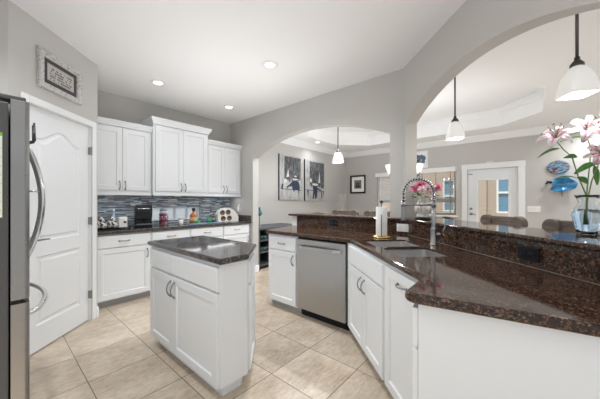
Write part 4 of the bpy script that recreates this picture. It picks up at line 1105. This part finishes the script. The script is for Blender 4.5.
mb = MB(); mb.box(1.95, 2.50, 3.86, 3.93, CZ + 0.0003, CZ + 0.008); tag(mb.build('cutting_mat', bm_, bevel=0.003), 'flat pale blue mat lying along the edge of the back counter', 'mat')
# white holder with four round openings
hd = empty('coffee_holder', (2.74, 4.10, CZ), math.radians(-12), 'rounded white holder with four brown round ends on the back counter', 'holder')
mb = MB(); out = []
for i in range(25):
    t = i / 24; out.append((-0.18 + 0.37 * t, 0.235 * math.sin(PI * (0.10 + 0.86 * t)) ** 0.55))
sh = [(-0.18, 0.0)] + out + [(0.19, 0.0)]
cs = [(-0.105, 0.155), (-0.002, 0.16), (-0.09, 0.053), (0.02, 0.056)]
mb.poly(sh, [[(a + 0.045 * math.cos(2 * PI * k / 20), b + 0.045 * math.sin(2 * PI * k / 20)) for k in range(20)] for a, b in cs], lambda x, z: (x, -0.09, z), (0, 0.18, 0)); mb.build('shell', 'ceramic', hd, bevel=0.008)
for a, b in cs:
    o = MB().lathe([(0.043, 0), (0.043, 0.157), (0.036, 0.159), (0.033, 0.152)], (0, 0, 0), 20).build('can', mat('brown_can', (0.13, 0.075, 0.04), 0.35, 0.3), None, True)
    o.matrix_world = Matrix.Translation((2.74, 4.10, CZ)) @ Matrix.Rotation(math.radians(-12), 4, 'Z') @ Matrix.Translation((a, 0.06, b)) @ Matrix.Rotation(PI / 2, 4, 'X')
    tag(o, {0: 'brown tin in the upper opening of the white holder, nearer the amber bottle', 1: 'brown tin in the upper opening of the white holder, nearer the arch wall', 2: 'brown tin in the lower opening of the white holder, nearer the amber bottle', 3: 'brown tin in the lower opening of the white holder, nearer the arch wall'}[cs.index((a, b))], 'tin', 'brown tins in the white holder')

# ------------------------------------------------------------------ paper towel
q = ray(381.5) * 2.62
pt = empty('paper_towel_holder', (q.x, q.y, CZ), 0.3, 'brass paper towel stand on the granite beside the sink', 'paper towel holder')
mb = MB(); mb.lathe([(0.085, 0), (0.088, 0.006), (0.082, 0.014), (0.03, 0.018)]); mb.build('base', 'gold', pt, True)
mb = MB(); mb.tube([(0, 0, 0.018), (0, 0, 0.335)], 0.006, 10); mb.lathe([(0.006, 0.33), (0.016, 0.34), (0.018, 0.352), (0.006, 0.362)], (0, 0, 0), 14); mb.build('post', 'bronze', pt, True)
rv = -ray(381.5).normalized(); c, s = math.cos(-0.3), math.sin(-0.3); rl = Vector((rv.x * c - rv.y * s, rv.x * s + rv.y * c)) * 0.066
mb = MB(); mb.tube([(rl.x, rl.y, 0.014), (rl.x, rl.y, 0.21)], 0.0035, 8); mb.lathe([(0.001, 0.21), (0.006, 0.216), (0.001, 0.223)], (rl.x, rl.y, 0), 10); mb.build('tension_arm', 'bronze', pt, True)
mb = MB(); mb.lathe([(0.02, 0.0), (0.053, 0.0), (0.0535, 0.002), (0.0535, 0.276), (0.053, 0.278), (0.02, 0.278)], (0, 0, 0), 36, False)
o = mb.build('paper_towel_roll', 'paper'); o.location = (q.x, q.y, CZ + 0.02)
for p_ in o.data.polygons: p_.use_smooth = abs(p_.normal.z) < 0.5
tag(o, 'white paper towel roll on the brass stand', 'paper towel')

# ------------------------------------------------------------------ flowers in white vase
q = ray(423) * 2.74
fv = empty('ornate_vase', (q.x, q.y, BAR_T), 0, 'white ornate footed vase of pink roses on the bar behind the faucet', 'vase')
cvm = mat('aged_cream_ceramic', (0.62, 0.58, 0.54), 0.35); nt, N, L, p = nodes(cvm)
nn = noise(nt, coords(nt), 30, 4, 0.6); r = ramp(nt, [(0.35, (0.34, 0.31, 0.28)), (0.55, (0.70, 0.67, 0.64))]); L.new(nn.outputs['Fac'], r.inputs['Fac']); L.new(r.outputs['Color'], p.inputs['Base Color'])
mb = MB(); lp = []
for r0, z in [(0.062, 0.022), (0.066, 0.03), (0.05, 0.045), (0.072, 0.07), (0.085, 0.10), (0.078, 0.135), (0.055, 0.165), (0.046, 0.19), (0.052, 0.22), (0.062, 0.24), (0.056, 0.24), (0.04, 0.20)]:
    lp.append([((r0 * (1 + 0.05 * math.cos(8 * 2 * PI * k / 48))) * math.cos(2 * PI * k / 48), (r0 * (1 + 0.05 * math.cos(8 * 2 * PI * k / 48))) * math.sin(2 * PI * k / 48), z) for k in range(48)])
mb.loops(lp, True, True); mb.build('body', cvm, fv, True)
mb = MB(); mb.lathe([(0.075, 0), (0.078, 0.01), (0.07, 0.021)], (0, 0, 0), 28); mb.build('foot', 'iron', fv, True)
for s in (-1, 1):
    mb = MB(); pts = [(s * 0.05, 0, 0.20), (s * 0.085, 0, 0.205), (s * 0.10, 0, 0.17), (s * 0.085, 0, 0.13)]; mb.tube(pts, 0.007, 8); mb.build('handle', cvm, fv, True)
def rose_mesh(name):
    mb = MB()
    for lay, (n_, r0, hh, op) in enumerate(((3, 0.010, 0.030, 0.2), (5, 0.020, 0.030, 0.55), (6, 0.030, 0.026, 0.95))):
        for k in range(n_):
            a = 2 * PI * k / n_ + lay * 0.5; rows = []
            for i in range(4):
                t = i / 3; w_ = 1.15 * math.sin(PI * (0.2 + 0.6 * t)) * PI / n_; rad = r0 * (0.35 + op * t + (0.25 if i == 3 else 0)); z = hh * t ** 0.8 - lay * 0.004
                rows.append([(rad * math.cos(a + w_ * u), rad * math.sin(a + w_ * u), z - 0.003 * abs(u)) for u in (-1, -0.33, 0.33, 1)])
            mb.loops(rows, False, False, False)
    return mb
ra = rose_mesh('r').build('pink_rose', 'pinkrose', None, True); rb = rose_mesh('r').build('pink_rose', 'palerose', None, True)
for o in (ra, rb):
    so = o.modifiers.new('solid', 'SOLIDIFY'); so.thickness = 0.0012
rn = random.Random(11); C0 = Vector((q.x, q.y, BAR_T + 0.27))
dirs = [(-0.06, 0.0, 0.03), (0.03, -0.05, 0.04), (0.05, 0.05, 0.05), (-0.02, 0.04, 0.08), (0.0, -0.02, 0.09), (-0.06, 0.06, 0.05), (0.08, -0.03, 0.0), (0.09, -0.07, 0.03), (0.04, -0.10, -0.01), (0.10, -0.10, 0.05), (-0.03, -0.07, 0.02)]
side = Vector((math.sin(YAW), -math.cos(YAW), 0)); fwd = Vector((math.cos(YAW), math.sin(YAW), 0))
for k, (a, b, z) in enumerate(dirs):
    src = ra if k in (0, 3, 4, 5, 9) else rb
    o = src if (k == 0 or (src is rb and k == 1)) else src.copy()
    if o.name not in COL.objects: COL.objects.link(o)
    off = side * (a * 1.15 + 0.0) + fwd * (b * 0.7)
    o.location = C0 + off + Vector((0, 0, z))
    dr = Vector((off.x, off.y, 0.05 + max(z, 0))).normalized(); dr = (dr - fwd * 0.6).normalized()
    o.rotation_euler = dr.to_track_quat('Z', 'Y').to_euler(); o.scale = (0.95,) * 3
    if src is ra: tag(o, 'deep pink rose in the white vase on the bar', 'flower', 'deep pink roses in the ornate vase')
    else: tag(o, 'pale pink rose in the white vase on the bar', 'flower', 'pale pink roses in the ornate vase')
mb = MB()
for k in range(60):
    a = rn.uniform(0, 2 * PI); rr_ = rn.uniform(0.03, 0.12); c = Vector((rr_ * math.cos(a), rr_ * math.sin(a), rn.uniform(0.24, 0.36) - rr_ * 0.3)); dr = Vector((math.cos(a), math.sin(a), rn.uniform(-0.2, 0.6))).normalized(); sd_ = dr.cross(Vector((0, 0, 1))).normalized()
    rows = [[c + dr * (0.05 * t) + sd_ * (u * 0.016 * math.sin(PI * (0.08 + 0.86 * t))) + Vector((0, 0, -0.012 * t * t + 0.004 * abs(u))) for u in (-1, 0, 1)] for t in (0, 0.33, 0.66, 1)]
    mb.loops(rows, False, False, False)
for k in range(6):
    a = 2 * PI * k / 6; mb.tube([(0.01 * math.cos(a), 0.01 * math.sin(a), 0.21), (0.05 * math.cos(a), 0.05 * math.sin(a), 0.30)], 0.002, 5)
mb.build('greenery', 'leaf', fv)

# ------------------------------------------------------------------ lily vase
vc = ray(587.5) * 1.475
lv = empty('glass_vase', (vc.x, vc.y, BAR_T), 0, 'clear flared glass vase of lilies on the bar', 'vase')
pr = [(0.040, 0.0), (0.043, 0.004), (0.047, 0.03), (0.057, 0.075), (0.062, 0.105), (0.058, 0.135), (0.040, 0.160), (0.035, 0.175), (0.042, 0.198), (0.052, 0.218)]
def fluted(pr, am, inn=0.0, n=48):
    return [[((r0 - inn) * (1 + am * math.cos(8 * 2 * PI * k / n)) * math.cos(2 * PI * k / n), (r0 - inn) * (1 + am * math.cos(8 * 2 * PI * k / n)) * math.sin(2 * PI * k / n), z) for k in range(n)] for r0, z in pr]
MB().loops(fluted(pr, 0.03) + fluted(pr[::-1], 0.03, 0.0025)[:-1] + fluted([(0.037, 0.010)], 0.02), True, True).build('glass', 'lilyglass', lv, True)
MB().loops(fluted([(0.036, 0.011)] + pr[2:6] + [(0.053, 0.142)], 0.03, 0.0035), True, True).build('water', 'water', lv, True)
def at(px, y, d=1.475): r_ = ray(px) * d; return Vector((r_.x, r_.y, CAM_Z + (201 - y) * d / 267.0))
def petal_rows(base, axis, out, L, wdt, curl, roll=0.0):
    n = 9; rows = []; sdv = axis.cross(out).normalized()
    ang = 0.35; p = base.copy(); prev = 0
    for i in range(n + 1):
        t = i / n
        a = ang + curl * t ** 1.5
        d = axis * math.cos(a) + out * math.sin(a)
        if i: p = p + d * (L / n)
        nrm = (out * math.cos(a) - axis * math.sin(a))
        w_ = wdt * (math.sin(PI * min(1, 0.10 + 0.88 * t)) ** 0.8) + 0.0015
        rows.append([p + sdv * (u * w_) - nrm * (0.28 * w_ * (u * u - 0.3)) * 1.0 for u in (-1, -0.5, 0, 0.5, 1)])
    return rows
def lily(parent_name, c, axis, size, label, stem_pts, leaves):
    o = empty('lily', stem_pts[0], 0, label, 'flower', 'lilies in the glass vase')
    org = Vector(stem_pts[0])
    axis = axis.normalized(); ref = Vector((0, 0, 1)) if abs(axis.z) < 0.9 else Vector((1, 0, 0))
    e1 = axis.cross(ref).normalized(); e2 = axis.cross(e1).normalized()
    if c is not None:
        mb = MB(); bm = mb.bm; uvl = bm.loops.layers.uv.new('UVMap')
        for k in range(6):
            a = 2 * PI * k / 6 + 0.3; out = e1 * math.cos(a) + e2 * math.sin(a)
            rows = petal_rows(c - org, axis, out, size, size * (0.18 if k % 2 else 0.125), 2.3 + 0.3 * (k % 2))
            vs = [[bm.verts.new(p) for p in rw] for rw in rows]
            for i in range(len(vs) - 1):
                for j in range(4):
                    f = bm.faces.new((vs[i][j], vs[i][j + 1], vs[i + 1][j + 1], vs[i + 1][j]))
                    for lpv, (ii, jj) in zip(f.loops, ((i, j), (i, j + 1), (i + 1, j + 1), (i + 1, j))): lpv[uvl].uv = (jj / 4, ii / (len(vs) - 1))
        b = mb.build('petals', 'petal', o, True)
        so = b.modifiers.new('solid', 'SOLIDIFY'); so.thickness = 0.0012
        mb = MB(); an = MB()
        for k in range(6):
            a = 2 * PI * k / 6 + 0.8; out = e1 * math.cos(a) + e2 * math.sin(a)
            pts = [c - org + axis * (size * 0.75 * t) + out * (size * 0.26 * t * t) for t in (0, 0.3, 0.6, 0.85, 1.0)]
            mb.tube(pts, 0.0012, 5); tp = pts[-1]; sv = out.cross(axis)
            an.tube([tp - sv * 0.007, tp - sv * 0.003, tp + sv * 0.003, tp + sv * 0.007], [0.001, 0.0024, 0.0024, 0.001], 6)
        mb.build('stamens', 'stem', b, True); an.build('anthers', 'anther', b, True)
    mb = MB(); P = [Vector(p) - org for p in stem_pts]
    mb.tube(P, [0.0034 - 0.0012 * i / len(P) for i in range(len(P))], 8); mb.build('stem', 'stem', o, True)
    for (b0, tip, wd_) in leaves:
        b0 = Vector(b0) - org; tip = Vector(tip) - org; dv = tip - b0; vd = fwd
        sv = dv.cross(vd).normalized(); sv = (sv + fwd * 0.5).normalized(); rows = []
        for i in range(10):
            t = i / 9; p = b0 + dv * t + Vector((0, 0, 0.10 * dv.length * math.sin(PI * t))); w_ = wd_ * math.sin(PI * (0.04 + 0.95 * t)) ** 0.8
            rows.append([p + sv * (u * w_) - fwd * (0.25 * w_ * abs(u)) for u in (-1, -0.5, 0, 0.5, 1)])
        m2 = MB(); m2.loops(rows, False, False, False); lf = m2.build('leaf', 'leaf', o, True)
        so = lf.modifiers.new('solid', 'SOLIDIFY'); so.thickness = 0.001
    return o
foot = at(586, 224)
mouth = at(586.5, 196)
lily('l', at(556, 140), -side * 0.55 + Vector((0, 0, 0.75)) - fwd * 0.55, 0.115, 'pink and white lily reaching furthest out over the bar', [foot + side * 0.01, mouth, at(578, 176), at(572, 157), at(563, 149), at(556.5, 141)],
     [(at(559, 148.5), at(537, 158), 0.009), (at(577, 157), at(563, 158), 0.013), (at(560, 142), at(594, 138), 0.006), (at(578, 178), at(551, 180), 0.004)])
lily('l', at(585, 130.5, 1.50), -side * 0.5 + Vector((0, 0, 0.35)) - fwd * 0.8, 0.115, 'pink and white lily at the top of the bunch against the wall edge', [foot, mouth, at(589, 170, 1.49), at(591, 150, 1.5), at(586, 133, 1.5)],
     [(at(574, 174), at(598, 163), 0.016), (at(597, 205 - 20), at(594, 165), 0.014)])
lily('l', at(602, 153, 1.44), -side * 0.9 + Vector((0, 0, 0.1)) - fwd * 0.5, 0.095, 'pink and white lily lowest in the bunch, half behind the wall edge', [foot - side * 0.01, mouth + side * 0.01, at(592, 180, 1.46), at(598, 166, 1.45), at(601, 155, 1.44)],
     [(at(588, 184, 1.46), at(577, 177, 1.46), 0.014)])

# ------------------------------------------------------------------ blue wall plates
def mottled(name, stops, sc):
    m = mat(name, (0.2, 0.4, 0.6), 0.15); nt, N, L, p = nodes(m)
    nn = noise(nt, coords(nt, (1, 1.0, 3)), sc, 5, 0.65); r = ramp(nt, stops); L.new(nn.outputs['Fac'], r.inputs['Fac']); L.new(r.outputs['Color'], p.inputs['Base Color']); return m
ov = empty('wall_plate', (XF - 0.002, -0.41, 1.93), -PI / 2, 'oval wall plate in blue, red and brown glaze', 'plate')
mb = MB(); lp = []
for k, y in ((1.0, -0.006), (0.98, -0.022), (0.80, -0.016), (0.4, -0.013)): lp.append([(0.165 * k * math.cos(2 * PI * j / 40), y, 0.135 * k * math.sin(2 * PI * j / 40)) for j in range(40)])
mb.loops(lp); mb.build('dish', mottled('plate_glaze', [(0.35, (0.02, 0.05, 0.12)), (0.45, (0.05, 0.20, 0.36)), (0.51, (0.24, 0.34, 0.40)), (0.56, (0.16, 0.035, 0.03)), (0.70, (0.03, 0.018, 0.03))], 6), ov, True)
mb = MB(); mb.box(-0.02, 0.02, -0.006, 0, -0.03, 0.03); mb.build('hanger', 'iron', ov)
bl = empty('wall_bowl', (XF - 0.002, -0.46, 1.59), -PI / 2, 'rippled bright blue glass bowl hung below the oval plate', 'bowl')
mb = MB(); lp = []
for k, y in ((0.12, -0.02), (0.45, -0.03), (0.75, -0.055), (1.0, -0.10), (0.97, -0.104), (0.72, -0.062), (0.42, -0.04), (0.1, -0.03)):
    lp.append([((0.175 + 0.028 * math.cos(3 * a + 0.6) + 0.01 * math.sin(7 * a)) * k * math.cos(a) + 0.01, y - 0.02 * k * math.cos(4 * a + 0.5), (0.155 + 0.022 * math.sin(2 * a + 1)) * k * math.sin(a)) for a in [2 * PI * j / 56 for j in range(56)]])
mb.loops(lp); mb.build('glass', mottled('blue_glass', [(0.3, (0.01, 0.08, 0.20)), (0.5, (0.03, 0.22, 0.46)), (0.7, (0.13, 0.40, 0.62))], 9), bl, True)
mb = MB(); mb.tube([(-0.15, -0.03, 0.05), (-0.20, -0.05, 0.06), (-0.235, -0.05, 0.02)], [0.03, 0.028, 0.012], 10); mb.build('dark_lobe', mat('plum_glass', (0.035, 0.015, 0.03), 0.15), bl, True)
mb = MB(); mb.tube([(0, 0, -0.14), (0, -0.03, -0.2), (0.01, -0.03, -0.23)], 0.005, 6); mb.build('wall_hook', 'iron', bl, True)

# ------------------------------------------------------------------ bar stools
def stool(x, y, rz, label, top=1.135):
    o = empty('bar_stool', (x, y, 0), rz, label, 'bar stool', 'wooden bar stools on the dining side of the bar')   # local -y faces the bar
    mb = MB(); mb.box(-0.20, 0.20, -0.20, 0.18, 0.70, 0.745); mb.build('seat', 'stoolwood', o, bevel=0.015, seg=3)
    for sx in (-1, 1):
        for sy in (-1, 1):
            mb = MB(); mb.tube([(sx * 0.18, sy * 0.16, 0.70), (sx * 0.21, sy * 0.20, 0.0)], [0.014, 0.012], 8); mb.build('leg', 'iron', o, True)
        mb = MB(); mb.tube([(sx * 0.17, 0.165, 0.745), (sx * 0.175, 0.20, 0.95), (sx * 0.175, 0.235, top - 0.02)], 0.011, 8); mb.build('back_post', 'iron', o, True)
    mb = MB(); mb.loops([[(0.2 * c_, 0.18 * s_, z) for c_, s_ in [(1, 1), (-1, 1), (-1, -1), (1, -1)]] for z in (0.26, 0.28)]); mb.build('foot_rail', 'iron', o)
    lp = []; n = 16
    for i in range(n + 1):
        t = i / n; x_ = -0.185 + 0.37 * t; yv = 0.225 + 0.03 * math.sin(PI * t)
        lp.append([(x_, yv - 0.014, top - 0.115), (x_, yv + 0.014, top - 0.115), (x_, yv + 0.018, top), (x_, yv - 0.010, top)])
    MB().loops(lp).build('top_rail', 'stoolwood', o, bevel=0.006)
    for sx in (-1, 1):
        mb = MB(); mb.tube([(sx * 0.172, 0.206, top - 0.055), (sx * 0.172, 0.262, top - 0.055)], 0.064, 20); mb.build('scroll', 'stoolwood', o, bevel=0.006)
        for k in range(1):
            mb = MB(); mb.tube([(sx * 0.06, 0.19, 0.745), (sx * 0.10, 0.21, 0.87), (sx * 0.05, 0.23, top - 0.11)], 0.006, 6); mb.build('back_scroll', 'iron', o, True)
    return o
def dstool(px, lab):
    r_ = ray(px); q = r_ * (2.86 / (r_.x - r_.y)) - sn * 0.235; stool(q.x, q.y, math.atan2(-1, -1), lab, 1.13)
dstool(502, 'weathered wood bar stool in front of the patio door')
dstool(579, 'weathered wood bar stool behind the glass lily vase')
stool(3.42, 2.22, -PI / 2, 'weathered wood bar stool beyond the bar, below the hanging pendant', 1.12)
stool(3.42, 1.65, -PI / 2, 'weathered wood bar stool beyond the bar, behind the paper towel', 1.12)
# dining chairs
def chair(x, y, rz, lab, top=1.0, m='iron'):
    o = empty('dining_chair', (x, y, 0), rz, lab, 'chair')
    mb = MB(); mb.box(-0.21, 0.21, -0.20, 0.20, 0.43, 0.475); mb.build('seat', m, o, bevel=0.012)
    for sx in (-1, 1):
        mb = MB(); mb.tube([(sx * 0.18, -0.17, 0.43), (sx * 0.19, -0.18, 0)], 0.016, 8); mb.build('leg', m, o, True)
        mb = MB(); mb.tube([(sx * 0.19, 0.23, 0), (sx * 0.18, 0.19, 0.45), (sx * 0.185, 0.24, top)], 0.016, 8); mb.build('leg', m, o, True)
    mb = MB(); mb.tube([(-0.185, 0.24, top - 0.01), (0, 0.265, top + 0.012), (0.185, 0.24, top - 0.01)], 0.017, 10); mb.tube([(-0.18, 0.205, 0.6), (0.18, 0.205, 0.6)], 0.011, 8); mb.build('back_rail', m, o, True)
    for k in range(5):
        mb = MB(); x_ = -0.12 + 0.06 * k; mb.tube([(x_, 0.205, 0.6), (x_, 0.253, top)], 0.006, 6); mb.build('spindle', m, o, True)
q = ray(289) * 5.6
chair(q.x + 0.25, q.y - 0.45, math.radians(-75), 'dark spindle back dining chair beyond the end of the bar', 1.0, 'greywood')
q = ray(456) * 4.6
chair(q.x - 0.2, q.y - 0.14, math.radians(35), 'dark dining chair seen low between the faucet and patio door', 0.99, 'iron')

# dining console with wine rack openings
cn = empty('console_cabinet', (3.18, 3.76, 0), 0, 'low charcoal console cabinet with open bottle shelves behind the arch jamb', 'cabinet')
mb = MB(); mb.box(-0.01, 1.2, -0.015, 0.62, 0.735, 0.765); mb.build('top', 'greywood', cn, bevel=0.004)
mb = MB()
for x in (0.0, 0.36, 0.72, 1.13): mb.box(x, x + 0.05, 0, 0.60, 0.0, 0.735)
mb.box(0.05, 1.13, 0.57, 0.60, 0.05, 0.735); mb.build('side_panels', 'greywood', cn)
for z in (0.06, 0.30, 0.52):
    mb = MB(); mb.box(0.05, 1.13, 0.01, 0.57, z, z + 0.025); mb.build('shelf', 'greywood', cn)
bmats = [mat('bottle_green', (0.03, 0.07, 0.04), 0.2), mat('bottle_teal', (0.03, 0.12, 0.14), 0.2), mat('bottle_brown', (0.09, 0.05, 0.025), 0.2)]
k = 0
for z in (0.326, 0.546):
    for x in (0.13, 0.22, 0.31):
        mb = MB(); mb.tube([(0, 0, 0), (0, 0.19, 0), (0, 0.24, 0), (0, 0.31, 0)], [0.036, 0.036, 0.014, 0.013], 14); o = mb.build('wine_bottle', bmats[k % 3], None, True); k += 1
        o.location = (3.18 + x, 3.80, z + 0.037); tag(o, 'dark bottle lying on a shelf of the charcoal console', 'bottle', 'bottles lying in the charcoal console')
q = ray(258.5) * 4.95
cs_ = empty('candle_stand', (3.44, 4.02, 0.765), 0, 'slim pale stand with a dark teal glass cup on the console', 'candle holder')
mb = MB(); mb.lathe([(0.05, 0), (0.05, 0.008), (0.012, 0.016), (0.009, 0.03), (0.009, 0.20), (0.016, 0.21)]); mb.build('stand', 'nickel', cs_, True)
mb = MB(); mb.lathe([(0.014, 0.211), (0.045, 0.235), (0.05, 0.27), (0.038, 0.31), (0.020, 0.33), (0.018, 0.37), (0.024, 0.38)]); mb.build('cup', 'teal', cs_, True)

# tall vase with pale twigs in the dining corner
q = ray(342) * 7.6
tv = empty('floor_vase', (q.x, q.y, 0), 0, 'tall floor vase in the far dining corner', 'vase')
mb = MB(); mb.lathe([(0.09, 0), (0.13, 0.15), (0.14, 0.35), (0.09, 0.60), (0.06, 0.70), (0.08, 0.75), (0.07, 0.75), (0.05, 0.70)]); mb.build('body', 'ceramic', tv, True)
tw = empty('twig_bunch', (q.x, q.y, 0.4), 0, 'bunch of pale bare twigs in the floor vase', 'dried twigs')
rn = random.Random(9)
for k in range(9):
    a = rn.uniform(0, 2 * PI); s = rn.uniform(0.06, 0.20); pts = [(0, 0, 0)]; 
    for i in range(1, 7):
        t = i / 6; pts.append((s * t ** 1.5 * math.cos(a) + rn.uniform(-0.012, 0.012), s * t ** 1.5 * math.sin(a) + rn.uniform(-0.012, 0.012), t * rn.uniform(1.02, 1.10)))
    mb = MB(); mb.tube(pts, [0.012, 0.011, 0.010, 0.009, 0.008, 0.006, 0.004], 5)
    mb.tube([pts[4], (pts[4][0] + 0.05 * math.cos(a + 1), pts[4][1] + 0.05 * math.sin(a + 1), pts[4][2] + 0.14)], [0.007, 0.004], 5); mb.build('twig', 'twig', tw, True)
